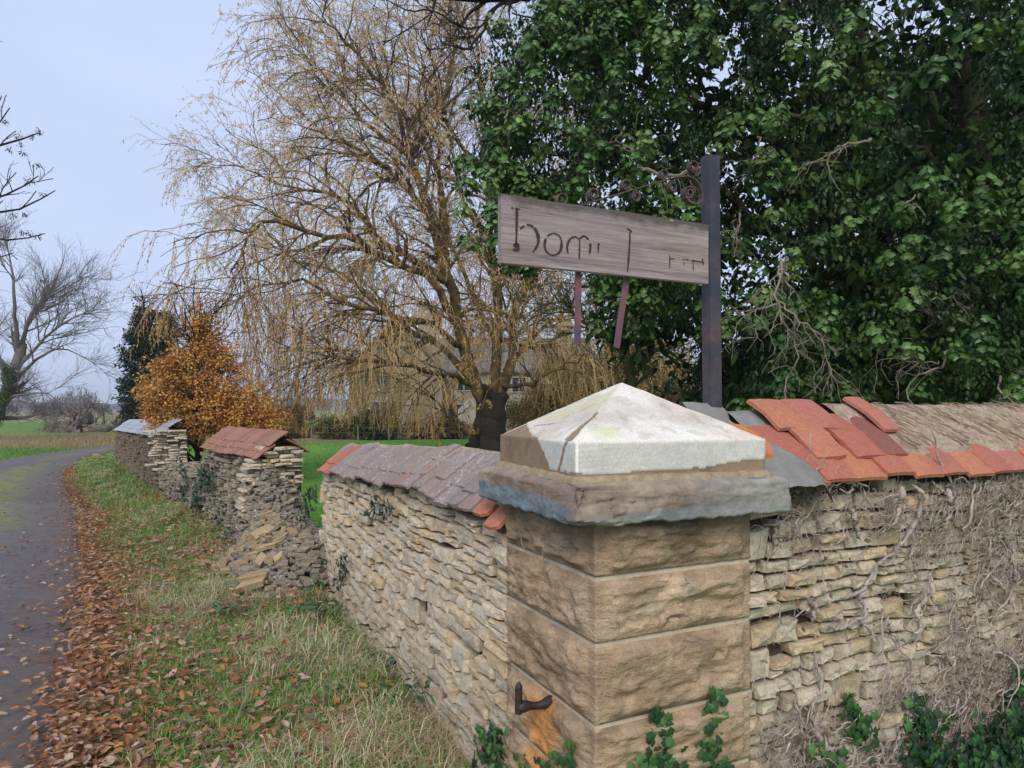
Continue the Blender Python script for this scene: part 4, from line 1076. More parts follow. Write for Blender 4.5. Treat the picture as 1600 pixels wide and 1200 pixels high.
for (a_, b_, r0, a0, tn) in [(525, 322, .0135, -1.2, -1.45), (702, 292, .0125, -1.3, -1.5), (890, 240, .012, -1.2, -1.5), (1105, 182, .0115, -1.2, -1.5), (945, 306, .0115, 1.3, 1.5), (1155, 250, .0115, 1.3, 1.5), (1275, 135, .014, -1.0, -1.6), (750, 378, .010, 1.3, 1.4)]:
    V, q = ribbon(curl(zz5(a_, b_), r0*1.65, a0, tn*.85), .018, .004); b.add(V, q)
for (a_, b_, r0, a0, tn) in [(1245, 288, .024, 0.2, 1.7)]:
    V, q = ribbon(curl(zz5(a_, b_), r0, a0, tn, .3, 34), .024, .005); b.add(V, q)
V, q = ribbon([zz5(1320, 290), zz5(1318, 330), zz5(1290, 350), zz5(1250, 340), zz5(1222, 310)], .024, .005); b.add(V, q)
V, q = ribbon([zz5(1275, 190), zz5(1300, 175), zz5(1308, 145)], .022, .004); b.add(V, q)
obj('scroll_bracket', b.mesh('scroll_bracket'), M_scroll, sign)

# ================================================================== trees
M_bark = mat_bark('grey_brown_bark', (.030, .024, .019), (.085, .068, .05), 14, (.07, .075, .035))
M_dark = mat_bark('dark_bark', (.016, .013, .011), (.045, .036, .028), 16)
M_twig = mat_bark('ochre_twigs', (.46, .29, .13), (.74, .53, .29), 6)
M_limb = mat_bark('willow_limb_bark', (.035, .026, .018), (.11, .078, .045), 8, (.20, .125, .035))
M_deadtw = mat_bark('bleached_twigs', (.16, .13, .10), (.34, .29, .23), 20)
M_deadivy = mat_bark('dead_ivy_bark', (.24, .19, .16), (.62, .53, .46), 30)
M_leaf = mat_leaf('willow_leaves', .6, .2, .4)
M_ivy = mat_leaf('ivy_leaves', .42, .38, .12)
M_aut = mat_leaf('autumn_leaves', .65, .2, .3)
M_needle = mat_leaf('dark_evergreen', .6, .2, .1)
M_grass = mat_leaf('grass_blades', .6, .25, .3)

def tree_parts(root, groups, mats, names, kinds=None):
    pass
def tubemesh(b, P, R, k): V, q = tubes(P, R, k); b.add(V, q)

def limbs_px(lst, S, bx_=None):
    P = []; R = []
    for pts, r0, r1 in lst:
        w_ = [px(*p_) for p_ in pts]; P.append(resample(w_, S)); R.append(np.linspace(1, 0, S)**1.0*(r0-r1)+r1)
    return np.array(P), np.array(R)

# ---------------- willow
wr_ = np.random.default_rng(1001)
WD = 21.0
willow = thing('willow_tree', 'large weeping willow with ochre hanging twigs rising behind the tiled wall', 'tree', tuple(px(765, 640, WD)[:2])+(0,), 0)
wl = np.array(willow.location)
def loc_(P, root): return P-np.array(root)
g = [([(760,722,WD),(762,690,WD),(768,650,WD),(768,612,WD)], .50, .40),
     ([(768,640,WD),(800,560,WD+.3),(806,480,WD+.5),(830,435,WD+1),(868,380,WD+1.5),(905,250,WD+2.5),(940,120,WD+3)], .26, .05),
     ([(765,640,WD),(735,580,WD-.2),(712,500,WD-.5),(698,430,WD-1),(690,388,WD-1),(672,330,WD-1.2),(640,245,WD-1.5),(608,150,WD-2),(570,60,WD-2)], .34, .03),
     ([(768,630,WD),(778,540,WD+.5),(776,460,WD+1),(766,380,WD+1.4),(757,260,WD+2),(750,130,WD+2.2),(742,-20,WD+2)], .27, .04),
     ([(712,500,WD-.5),(660,425,WD-1.2),(600,400,WD-2),(545,372,WD-3),(480,362,WD-3.5),(420,345,WD-4),(370,370,WD-4.5),(335,430,WD-4.8)], .20, .03),
     ([(700,440,WD-1),(640,400,WD-1),(590,375,WD-.6),(560,330,WD),(520,305,WD+.4),(440,290,WD+.8),(370,262,WD+1),(300,262,WD+1)], .17, .02),
     ([(735,590,WD-.2),(690,545,WD+1),(640,515,WD+2),(590,470,WD+2.4),(530,425,WD+3),(460,405,WD+3),(390,365,WD+3.4),(320,350,WD+3.4)], .18, .02),
     ([(690,388,WD-1),(690,300,WD-.4),(650,200,WD),(600,150,WD+.2),(540,120,WD+.2),(480,110,WD)], .16, .02),
     ([(672,330,WD-1.2),(600,260,WD-2),(520,215,WD-2.4),(470,200,WD-2.6)], .13, .02),
     ([(640,245,WD-1.5),(690,160,WD-1),(710,80,WD-.6),(720,-40,WD)], .13, .03),
     ([(735,600,WD-.2),(690,580,WD-1.8),(640,575,WD-3),(570,560,WD-4),(500,560,WD-4.6),(430,585,WD-5)], .15, .02),
     ([(720,540,WD-.3),(670,500,WD-2),(600,490,WD-3),(540,470,WD-4),(470,440,WD-4),(400,450,WD-4.4),(330,500,WD-4.6)], .15, .02),
     ([(748,672,WD-.4),(735,680,WD-1),(705,660,WD-1.5),(680,625,WD-2),(650,610,WD-2.4)], .10, .02),
     ([(785,600,WD),(830,600,WD-.5),(880,570,WD-1),(920,555,WD-1.5)], .12, .03),
     ([(790,580,WD+.2),(840,520,WD+1.5),(900,480,WD+2),(960,470,WD+3)], .14, .02),
     ([(778,540,WD+.5),(740,470,WD+3),(700,380,WD+4.5),(640,300,WD+5),(560,240,WD+5),(470,250,WD+5)], .16, .02),
     ([(757,260,WD+2),(800,180,WD+1),(840,90,WD+.5),(870,-20,WD)], .12, .02),
     ([(766,380,WD+1.4),(720,300,WD+2),(700,220,WD+2.2),(660,120,WD+3),(620,20,WD+3)], .12, .02)]
g += [([(640,245,WD-1.5),(570,190,WD-1),(510,120,WD-.6),(450,70,WD-.4)], .12, .02), ([(608,150,WD-2),(560,90,WD-2.4),(510,30,WD-2.8),(500,-20,WD-3)], .10, .02), ([(757,260,WD+2),(700,200,WD+1),(680,120,WD+.4),(700,40,WD)], .12, .02)]
g = [([((400+(u_-400)*.55) if u_ < 400 else u_, v_, d_) for u_, v_, d_ in P_], a_, b_) for P_, a_, b_ in g]
LP, LR = limbs_px(g, 16)
jig = wr_.normal(size=LP.shape)*.05; jig[:, 0] = 0; LP = LP+jig; LR[1:] *= .66
b = MB(); 
trunk = LP[:1].copy(); V, q = tubes(LP[:1], np.array([np.linspace(.56, .42, 16)*(1+.5*np.exp(-np.linspace(0, 1, 16)*6))]), 18); V += norm(V-V.mean(0))*(.03*fbm(V*3, 4, 4))[:, None]; b.add(V, q)
trunk_o = obj('trunk', (lambda me: me)(b.mesh('trunk', True)), M_dark, willow); 
b = MB(); tubemesh(b, LP[1:], LR[1:], 9); obj('limbs', b.mesh('limbs', True), M_limb, willow)
# second order branches, then arching shoots, then hanging strings
s, d, rad, i, t = spawn(LP[1:], LR[1:], 560, .15, 1, (.4, 1.0), wr_, up=.35)
L_ = wr_.uniform(1.1, 3.0, len(s)); B1 = grow(s, d, L_, 9, .05, .17, wr_); R1 = taper(np.minimum(rad*.6, .06), np.full(len(s), .010), 9)
s, d, rad, i, t = spawn(B1, R1, 4200, .15, 1, (.3, .9), wr_, up=.2)
B2 = grow(s, d, wr_.uniform(.6, 1.6, len(s)), 7, np.clip(.18-.02*(s[:, 2]-4), .03, .18), .20, wr_); R2 = taper(np.minimum(rad*.6, .016), np.full(len(s), .006), 7)
b = MB(); tubemesh(b, B1, R1, 5); tubemesh(b, B2, R2, 3); obj('branches', b.mesh('branches'), M_limb, willow, kind='stuff')
allP = np.concatenate([B2, B1[:, ::1][:, [0, 1, 3, 4, 5, 7, 8]]]); allR = np.concatenate([R2, R1[:, [0, 1, 3, 4, 5, 7, 8]]])
s, d, rad, i, t = spawn(allP, allR, 11000, .2, 1, (.2, .9), wr_)
low_ = s[:, 2] < 5.5
Lh = np.where(low_, wr_.uniform(.6, 2.1, len(s)), wr_.uniform(.3, 1.05, len(s)))
Lh = np.minimum(Lh, np.maximum(s[:, 2]-np.interp(s[:, 0], [-11, -8, -6, -3, 4], [4.2, 3.2, 2.0, .9, .9]), .3))
s2, d2, r2, _, _ = spawn(np.concatenate([LP[1:], B1[:, ::1][:, np.r_[0:9, 8:9, 8:9, 8:9, 8:9, 8:9, 8:9, 8:9]]]), np.concatenate([LR[1:], R1[:, np.r_[0:9, 8:9, 8:9, 8:9, 8:9, 8:9, 8:9, 8:9]]]), 3000, .05, .55, (.5, 1.3), wr_)
k = (s2[:, 2] < 7.5) & (s2[:, 0] > -6.5) & (s2[:, 2] > 1.8); s2, d2 = s2[k], d2[k]
s = np.concatenate([s, s2]); d = np.concatenate([d, d2]); Lh = np.r_[Lh, np.minimum(wr_.uniform(.6, 2.2, len(s2)), s2[:, 2]-.7)]
nt_k = (np.hypot(s[:, 0]+.55, s[:, 1]-WD) > 1.3) | (s[:, 2] > 4.2) | (s[:, 1] > WD); s, d, Lh = s[nt_k], d[nt_k], Lh[nt_k]
fr = (np.abs(s[:, 0]+.6) < 1.3) & (s[:, 1] < WD) ; Lh = np.where(fr, np.minimum(Lh, np.maximum(s[:, 2]-3.0, .25)), Lh)
B3 = grow(s, d+np.array([0, 0, -.2]), Lh, 8, np.clip(.40-.055*(s[:, 2]-4), .08, .40), .17, wr_); R3 = taper(np.full(len(s), .0050), np.full(len(s), .0030), 8)
b = MB(); tubemesh(b, B3, R3, 3); obj('hanging_twigs', b.mesh('hanging_twigs'), M_twig, willow, kind='stuff')
nl = 160000; ii = wr_.integers(0, len(B3), nl); tt_ = wr_.uniform(.1, 1, nl)*7; k_ = np.minimum(tt_.astype(int), 6); f_ = (tt_-k_)[:, None]
pos = B3[ii, k_]*(1-f_)+B3[ii, k_+1]*f_; ax = norm(wr_.normal(size=(nl, 3))*.5+np.array([0, 0, -1.])); nr = wr_.normal(size=(nl, 3))
zf = np.clip((pos[:, 2]-1)/9, 0, 1)[:, None]; base_o = np.array([.74, .42, .13]); base_t = np.array([.88, .68, .46]); grn_ = np.array([.42, .36, .14])
col = base_o*(1-zf)+base_t*zf; gm = (wr_.random((nl, 1)) < .18); col = np.where(gm, grn_, col)*wr_.uniform(.7, 1.25, (nl, 1))
V, Fs, C = scatter(SLIM_V, SLIM_F, pos, ax, nr, wr_.uniform(.055, .105, nl), col)
obj('leaves', mesh('leaves', V, Fs, C), M_leaf, willow, kind='stuff')
for o in willow.children: o.matrix_parent_inverse = Matrix.Translation(-Vector(willow.location))

def fix_parent(root):
    for o in root.children: o.matrix_parent_inverse = root.matrix_basis.inverted()
def clump_leaves(r, centers, rad, n_each, TV, TF, size, cols, squash=.8, droop=.5, colj=.25, var=None):
    n = len(centers)*n_each; c = np.repeat(centers, n_each, 0); rr_ = np.repeat(np.broadcast_to(rad, (len(centers),)), n_each)[:, None]
    o = norm(r.normal(size=(n, 3)))*(r.random((n, 1))**.45); o[:, 2] *= squash; pos = c+o*rr_
    ax = norm(o*.8+r.normal(size=(n, 3))*.5+np.array([0, 0, -droop])); nr = norm(o+np.array([0, 0, .9])+r.normal(size=(n, 3))*.45)
    cc = cols[r.integers(0, len(cols), len(centers))]; cc = np.repeat(cc, n_each, 0)*r.uniform(1-colj, 1+colj, (n, 1))
    return scatter(TV, TF, pos, ax, nr, r.uniform(size[0], size[1], n), cc)

# ---------------- ivy clad tree on the right
ir = np.random.default_rng(2002)
ivt = thing('ivy_clad_tree', 'big dark evergreen tree smothered in ivy filling the right behind the wall', 'tree', (4.6, 8.2, 0))
E = [((.62, 7.0, 4.55), (.95, 1.0, 1.15), 2.0), ((.05, 7.0, 3.75), (.55, .6, .75), .8), ((.95, 7.1, 5.6), (.6, .8, .7), .6), ((2.2, 7.2, 4.7), (1.5, 1.4, 1.5), 1.6), ((1.55, 7.2, 3.0), (.75, .9, .75), .9), ((1.9, 7.5, 6.2), (1.6, 1.6, 1.0), 1.2),
     ((4.3, 6.6, 4.4), (2.5, 1.9, 2.1), 2.6), ((6.0, 6.8, 2.9), (2.3, 1.6, 1.6), 1.6), ((3.7, 6.4, 2.55), (1.5, 1.2, 1.0), 1.4), ((2.6, 7.0, 2.2), (.55, .8, .75), .7),
     ((5.0, 7.2, 6.8), (3.4, 2.4, 1.8), 1.4), ((4.4, 8.6, 2.0), (2.6, .7, 1.2), 1.0), ((7.5, 8.0, 4.5), (2.5, 2.4, 3.2), 1.2)]
cent = []
for c0, rr3, wgt in E:
    n = int(wgt*70); dv = norm(ir.normal(size=(n, 3))); rad_ = ir.random((n, 1))**.33
    dv[:, 1] = np.where(ir.random(n) < .5, -np.abs(dv[:, 1]), dv[:, 1])
    cent.append(np.array(c0)+dv*rad_*np.array(rr3))
cent = np.concatenate(cent)
def pxof(P): return 800+F*P[:, 0]/P[:, 1], 640-F*(P[:, 2]-CAMZ)/P[:, 1]
u_, v_ = pxof(cent)
# open places where the sky shows between the masses
holes = [(1130, 110, 36), (1160, 60, 22), (1148, 535, 30), (1060, 530, 30), (1000, 120, 30), (960, 300, 20), (1430, 30, 22)]
keep = np.ones(len(cent), bool)
for (a_, b_, r_) in holes: keep &= ~((np.hypot(u_-a_, v_-b_) < r_) & (ir.random(len(cent)) < .93))
cent = cent[keep]
ivcols = np.array([(.030, .075, .016), (.040, .100, .020), (.055, .130, .024), (.028, .070, .024), (.075, .155, .030), (.035, .085, .022), (.14, .23, .06)])
b = MB()
V, Fs, C = clump_leaves(ir, cent, ir.uniform(.12, .27, len(cent)), 80, OVAL_V, OVAL_F, (.032, .062), ivcols*.8, .85, .9); b.add(V, Fs, C)  # leaf colours darkened to put deep shadow between the sprays
# nearer sprays, drooping in rosettes with seed heads
spr = []
for c0, rr3, wgt in E:
    n = int(wgt*50); dv = norm(ir.normal(size=(n, 3))); dv[:, 1] = -np.abs(dv[:, 1])*1.2-.15; dv = norm(dv); spr.append(np.array(c0)+dv*np.array(rr3)*ir.uniform(.92, 1.16, (n, 1)))
spr = np.concatenate(spr); u_, v_ = pxof(spr); keep = np.ones(len(spr), bool)
for (a_, b_, r_) in holes: keep &= ~(np.hypot(u_-a_, v_-b_) < r_*1.15)
spr = spr[keep]; ns = len(spr); m_ = 30
an = ir.uniform(0, 2*PI, (ns, m_)); el = ir.uniform(-.2, 1.0, (ns, m_)); outd = np.stack([np.cos(an), np.sin(an), 0*an], -1)
pos = spr[:, None, :]+outd*(.02+.10*ir.random((ns, m_, 1)))+np.stack([0*an, 0*an, -.16*ir.random((ns, m_))+.03], -1)
ax = norm(outd*.7+np.array([0, 0, -1.])*(.65+el[..., None])); nr = norm(outd*.9+np.array([0, -.25, .6])+ir.normal(size=outd.shape)*.25)
sc_ = ivcols[ir.choice([2, 4, 4, 2, 1, 6], ns)]*ir.uniform(.8, 1.35, (ns, 1)); cc = np.repeat(sc_[:, None], m_, 1)*ir.uniform(.75, 1.3, (ns, m_, 1))
V, Fs, C = scatter(IVY_V, IVY_F, pos.reshape(-1, 3), ax.reshape(-1, 3), nr.reshape(-1, 3), ir.uniform(.038, .080, ns*m_), cc.reshape(-1, 3)); b.add(V, Fs, C)
obj('ivy_foliage', b.mesh('ivy_foliage'), M_ivy, ivt, kind='stuff')
# inner mass of larger leaves behind, colour darkened for the shade inside the crown
inn = []
for c0, rr3, wgt in E[3:]:
    n = int(wgt*140); dv = norm(ir.normal(size=(n, 3))); inn.append(np.array(c0)+np.array([.1, .8, 0])+dv*ir.random((n, 1))**.4*np.array(rr3)*.95)
inn = np.concatenate(inn)
u_, v_ = pxof(inn); keep = np.ones(len(inn), bool)
for (a_, b_, r_) in holes: keep &= ~(np.hypot(u_-a_, v_-b_) < r_*.95)
inn = inn[keep]
V, Fs, C = clump_leaves(ir, inn, .28, 13, OVAL_V, OVAL_F, (.10, .17), ivcols*.7, .9, .4)
obj('inner_foliage', mesh('inner_foliage', V, Fs, C), M_needle, ivt, kind='stuff')
# trunks and limbs
g = [([(1345,760,8.2),(1350,600,8.2),(1330,470,8.1),(1300,300,8.0),(1280,100,8)], .20, .12), ([(1560,760,7.6),(1555,600,7.6),(1560,400,7.6),(1500,100,7.6)], .22, .12), ([(1480,740,8.6),(1478,560,8.6),(1470,300,8.6)], .16, .10),
     ([(1330,470,8.1),(1230,380,7.6),(1130,300,7.2),(1040,262,6.9),(990,272,6.7)], .07, .03), ([(1300,300,8.0),(1180,200,7.6),(1050,150,7.2),(960,110,7)], .08, .02), ([(1280,400,8),(1100,330,7.4),(960,270,7),(860,240,6.8)], .06, .015),
     ([(1500,300,7.6),(1400,220,7),(1300,190,6.6),(1200,180,6.3)], .07, .02)]
LP2, LR2 = limbs_px(g, 14); LP2 = LP2+ir.normal(size=LP2.shape)*.03
b = MB(); tubemesh(b, LP2, LR2, 9); obj('limbs', b.mesh('limbs', True), M_bark, ivt)
# pale bare twigs that show in front of the leaves
g = [([(1228,400,5.6),(1215,432,5.6),(1190,450,5.6),(1165,480,5.6)], .010, .004), ([(1220,410,5.6),(1215,440,5.55),(1212,472,5.5),(1222,500,5.5),(1240,530,5.5),(1246,560,5.5),(1232,590,5.5),(1230,628,5.5)], .013, .003),
     ([(1215,470,5.5),(1250,500,5.4),(1275,520,5.4),(1290,555,5.4),(1301,590,5.4)], .011, .003), ([(1222,412,5.6),(1236,450,5.6),(1232,470,5.6)], .010, .003), ([(1215,475,5.5),(1180,485,5.5),(1182,520,5.5),(1160,530,5.5)], .009, .002),
     ([(1520,480,5.6),(1470,500,5.8),(1440,480,5.8)], .02, .012), ([(1480,545,5.6),(1470,570,5.5),(1440,585,5.4),(1420,605,5.4),(1424,640,5.3),(1414,655,5.3)], .014, .003), ([(1470,565,5.5),(1440,568,5.5),(1400,560,5.5),(1362,560,5.5)], .009, .003),
     ([(1560,590,4.8),(1562,620,4.8),(1600,640,4.8)], .009, .005), ([(1360,220,5.0),(1310,232,5),(1290,255,5),(1305,268,5)], .011, .004), ([(1430,310,5),(1415,320,5),(1440,322,5)], .008, .003), ([(1425,460,5.4),(1455,468,5.4),(1500,458,5.4)], .009, .003),
     ([(1185,215,6),(1180,255,6),(1165,280,6)], .012, .004), ([(1160,330,6),(1150,370,6),(1148,400,6)], .011, .004), ([(975,200,6.2),(960,220,6.2),(925,225,6.2)], .012, .003), ([(900,190,6.3),(880,196,6.3)], .010, .003), ([(1000,260,6.0),(1050,275,6),(1110,255,6)], .02, .01), ([(960,225,6.2),(985,235,6.2),(1000,215,6.2)], .008, .003)]
LP3, LR3 = limbs_px(g, 14); LP3 = LP3+ir.normal(size=LP3.shape)*.012
s, d, rad, i, t = spawn(LP3, LR3, 170, .2, 1, (.5, 1.2), ir); B_ = grow(s, d, ir.uniform(.08, .38, len(s)), 7, .15, .3, ir); Rb = taper(np.minimum(rad*.7, .005), np.full(len(s), .0018), 7)
s, d, rad, i, t = spawn(B_, Rb, 300, .2, 1, (.4, 1.0), ir); B2_ = grow(s, d, ir.uniform(.05, .18, len(s)), 5, .1, .3, ir)
b = MB(); tubemesh(b, LP3, LR3*.85, 6); tubemesh(b, B_, Rb, 4); tubemesh(b, B2_, np.full(B2_.shape[:2], .0016), 3)
obj('bare_twigs', b.mesh('bare_twigs'), M_deadtw, ivt, kind='stuff')
# seed heads
sh = spr[ir.random(ns) < .28]; n = len(sh)*9; c = np.repeat(sh, 9, 0)+ir.normal(size=(n, 3))*.018+np.array([0, -.05, .06])
V, Fs, C = scatter(DIA_V, DIA_F, c, ir.normal(size=(n, 3)), ir.normal(size=(n, 3)), ir.uniform(.015, .028, n), np.repeat(np.array([[.17, .13, .06]]), n, 0)*ir.uniform(.6, 1.3, (n, 1)))
obj('seed_heads', mesh('seed_heads', V, Fs, C), M_aut, ivt, kind='stuff')
fix_parent(ivt)

# ---------------- generic bare tree
def bare_tree(name, label, limbs, root, n1, n2, n3, l1, l2, l3, seed, m=M_bark, tip=.004, grav=(-.03, -.02, 0), up=.3, k1=6, group=None, wig=.14):
    r = np.random.default_rng(seed); T = thing(name, label, 'tree', root, 0, group); P, R = limbs_px(limbs, 14); P = P+r.normal(size=P.shape)*R[..., None]*.25
    b = MB(); tubemesh(b, P[:1], R[:1], 12); obj('trunk', b.mesh('trunk', True), m, T)
    b = MB()
    if len(P) > 1: tubemesh(b, P[1:], R[1:], 8)
    s, d, rad, i, t = spawn(P, R, n1, .25, 1, (.4, 1.0), r, up=up); B1 = grow(s, d, r.uniform(*l1, len(s))*(1.2-.6*t), 9, grav[0], wig, r); R1 = taper(rad*.55, np.full(len(s), tip*1.6), 9)
    s, d, rad, i, t = spawn(B1, R1, n2, .15, 1, (.4, .9), r, up=up); B2 = grow(s, d, r.uniform(*l2, len(s)), 7, grav[1], wig, r); R2 = taper(np.minimum(rad*.6, tip*3), np.full(len(s), tip), 7)
    s, d, rad, i, t = spawn(B2, R2, n3, .15, 1, (.4, .9), r, up=up); B3 = grow(s, d, r.uniform(*l3, len(s)), 5, grav[2], wig, r); R3 = np.full(B3.shape[:2], tip*.7)
    tubemesh(b, B1, R1, k1); tubemesh(b, B2, R2, 4); tubemesh(b, B3, R3, 3)
    obj('branches', b.mesh('branches'), m, T, kind='stuff'); fix_parent(T); return T, B1, B2, B3
D = 36
T, *_ = bare_tree('bare_tree', 'leaning leafless tree with ivy on its trunk at the left edge beyond the lane', [([(-30,692,D),(-8,650,D),(12,610,D),(26,575,D),(32,540,D)], .36, .24), ([(26,575,D),(45,500,D),(80,450,D+1),(100,405,D+1)], .13, .02), ([(30,550,D),(22,480,D-1),(20,430,D-1),(10,380,D)], .12, .02),
    ([(20,600,D),(60,560,D-1),(100,545,D-2),(150,570,D-2)], .10, .015), ([(26,575,D),(80,520,D),(130,490,D),(160,500,D)], .10, .015), ([(15,600,D),(-30,520,D+1),(-70,450,D+1)], .13, .02), ([(10,620,D),(40,616,D-1),(75,615,D-1),(95,635,D-1)], .08, .012), ([(32,540,D),(60,480,D+2),(120,440,D+2),(140,430,D+2)], .09, .012)],
    tuple(px(-30, 640, D)[:2])+(0,), 110, 1200, 3400, (1.2, 3.0), (.5, 1.6), (.3, .9), 51, tip=.0065, m=mat_bark('pale_grey_bark', (.09, .08, .07), (.20, .18, .155), 9))
r = np.random.default_rng(52); c = resample([px(-26,680,D), px(-5,645,D-.4), px(10,605,D-.4), px(15,575,D-.3)], 60)+r.normal(size=(60, 3))*.12
V, Fs, C = clump_leaves(r, c, .30, 60, DIA_V, DIA_F, (.07, .12), ivcols, .9, .3); o = obj('ivy_on_trunk', mesh('ivy_on_trunk', V, Fs, C), M_needle, T, kind='stuff'); o.matrix_parent_inverse = T.matrix_basis.inverted()

D = 9.0                                                 # ash tree just outside on the left, its twigs reaching in
T, B1, B2, B3 = bare_tree('ash_tree', 'near leafless tree whose dark twigs with bunches of keys reach in at the upper left', [([(-330,860,D),(-320,640,D),(-300,400,D),(-290,200,D),(-300,-100,D)], .2, .1),
    ([(-300,400,D),(-180,300,D),(-60,240,D),(10,225,D),(60,208,D)], .06, .007), ([(-295,300,D),(-150,230,D),(-50,200,D),(0,190,D),(15,168,D)], .05, .006), ([(-300,420,D),(-150,340,D),(-40,318,D),(20,300,D),(60,240+35,D)], .05, .006),
    ([(-300,440,D),(-160,380,D),(-60,335,D),(20,330,D),(86,298,D)], .05, .006), ([(-300,470,D),(-150,400,D),(-40,372,D),(20,375,D),(70,365,D)], .045, .006), ([(-300,480,D),(-150,420,D),(-50,400,D),(0,402,D),(22,395,D)], .04, .006), ([(-295,330,D),(-160,200,D),(-90,120,D),(-30,60,D)], .05, .01)],
    tuple(px(-330, 640, D)[:2])+(0,), 60, 110, 230, (.25, .6), (.12, .32), (.06, .14), 53, m=M_dark, tip=.0035, grav=(0, -.05, -.1), wig=.10)
r = np.random.default_rng(54); kp = [(62,205),(50,212),(32,222),(36,238),(58,256),(50,280),(14,232),(8,190),(44,282),(38,333),(35,362),(60,368),(20,335),(68,303),(30,212),(46,364)]
cs = np.array([px(a_, b_, D) for a_, b_ in kp])
V, Fs, C = clump_leaves(r, cs, .04, 26, SLIM_V, SLIM_F, (.03, .055), np.array([(.06, .02, .03), (.09, .03, .035), (.05, .02, .025)]), 1.2, 1.0); o = obj('seed_keys', mesh('seed_keys', V, Fs, C), M_aut, T, kind='stuff'); o.matrix_parent_inverse = T.matrix_basis.inverted()

D = 7.6                                                 # oak limb from above
T, *_ = bare_tree('oak_tree', 'bare dark branches of a tree reaching across the top centre', [([(1500,760,10),(1480,500,10),(1350,100,9.5),(1200,-120,9)], .3, .16), ([(1200,-120,9),(1000,-60,8),(860,-20,D),(800,-4,D),(740,-2,D),(690,-6,D)], .14, .035), ([(800,-4,D),(762,22,D),(758,45,D),(745,60,D),(733,77,D)], .022, .012), ([(733,77,D),(706,72,D),(690,66,D),(686,56,D)], .013, .006),
    ([(733,77,D),(730,60,D),(722,50,D)], .010, .005), ([(780,5,D),(750,42,D),(715,40,D),(690,22,D),(660,14,D),(640,18,D),(605,0,D)], .014, .007), ([(860,-20,D),(820,-4,D),(783,6,D)], .05, .02), ([(1090,-30,D),(1010,10,D),(960,22,D),(900,50,D),(860,65,D),(830,78,D)], .035, .008), ([(680,-4,D),(675,20,D),(668,38,D)], .015, .008), ([(930,-30,D),(870,20,D),(840,30,D),(800,20,D)], .02, .008)],
    (5, 10, 0), 90, 340, 700, (.35, 1.0), (.2, .55), (.1, .3), 56, m=M_dark, tip=.0035, grav=(.0, .0, 0), up=-.2, wig=.2)

D = 12.5                                                # small mossy tree seen under the board
T, B1, B2, B3 = bare_tree('small_mossy_tree', 'small mossy green branched tree right behind the pyramid cap', [([(986,800,D),(984,640,D),(985,590,D),(983,560,D)], .13, .075), ([(983,562,D),(950,530,D),(930,512,D),(905,500,D),(880,470,D)], .05, .012), ([(983,560,D),(978,530,D),(980,500,D),(975,450,D)], .035, .01), ([(985,560,D),(1000,540,D),(1000,505,D),(1010,470,D)], .035, .01),
    ([(990,582,D),(1010,565,D),(1025,548,D),(1050,552,D),(1090,590,D)], .045, .01), ([(1012,563,D),(1022,546,D),(1040,545,D),(1075,568,D),(1100,570,D)], .03, .01), ([(930,512,D),(930,470,D),(915,430,D),(900,400,D)], .025, .008), ([(880,470,D+.5),(840,480,D),(820,500,D)], .02, .006)],
    tuple(px(986, 640, D)[:2])+(0,), 60, 500, 1300, (.4, 1.1), (.2, .6), (.1, .3), 57, m=mat_bark('mossy_bark', (.045, .05, .025), (.12, .12, .06), 14, (.07, .10, .03)), tip=.0045, grav=(-.05, -.08, 0))
r = np.random.default_rng(58); cs = B2.reshape(-1, 3)[r.integers(0, B2.shape[0]*7, 700)]
V, Fs, C = clump_leaves(r, cs, .14, 6, DIA_V, DIA_F, (.03, .06), np.array([(.16, .17, .04), (.22, .17, .05), (.10, .13, .03)]), 1, .4); o = obj('leaves', mesh('leaves', V, Fs, C), M_aut, T, kind='stuff'); o.matrix_parent_inverse = T.matrix_basis.inverted()

# ---------------- crowns of foliage: orange hornbeam, dark conifer, far evergreens
def leafy(name, label, root, ells, n_cl, each, size, cols, trad, h, seed, m, cat='tree', tmpl=(DIA_V, DIA_F), bark=M_dark, lean=0, group=None, crad=.4, droop=.3, nb=70, squash=.8):
    r = np.random.default_rng(seed); T = thing(name, label, cat, root, 0, group); rt = np.array(root)
    P = resample([rt, rt+np.array([lean*.5, 0, h*.5]), rt+np.array([lean, 0, h])], 12)[None]; R = np.linspace(trad, trad*.15, 12)[None]
    b = MB(); tubemesh(b, P, R, 9)
    if cat == 'tree': obj('trunk', b.mesh('trunk', True), bark, T)
    s, d, rad, i, t = spawn(P, R, nb, .15, 1, (.7, 1.3), r, up=.25); wid = max(e[1][0] for e in ells)
    B1 = grow(s, d, r.uniform(.5, 1., nb)*wid, 8, -.02, .12, r); R1 = taper(rad*.45, np.full(nb, .008), 8)
    s, d, rad, i, t = spawn(B1, R1, nb*6, .2, 1, (.4, 1.), r); B2 = grow(s, d, r.uniform(.2, .5, len(s))*wid, 6, 0, .15, r)
    b = MB(); tubemesh(b, B1, R1, 5); tubemesh(b, B2, taper(np.minimum(rad*.6, .02), np.full(len(s), .005), 6), 3); obj('branches', b.mesh('branches'), bark, T, kind='stuff')
    C0 = []
    tot = sum(e[1][0]*e[1][2] for e in ells)
    for c0, rr3 in ells:
        n = int(n_cl*rr3[0]*rr3[2]/tot); dv = norm(r.normal(size=(n, 3))); C0.append(rt+np.array(c0)+dv*(r.random((n, 1))**.4)*np.array(rr3))
    C0 = np.concatenate(C0); V, Fs, C = clump_leaves(r, C0, r.uniform(.5, 1.2, len(C0))*crad, each, tmpl[0], tmpl[1], size, np.array(cols), squash, droop)
    obj('crown', mesh('crown', V, Fs, C), m, T, kind='stuff'); fix_parent(T); return T
D = 14.0
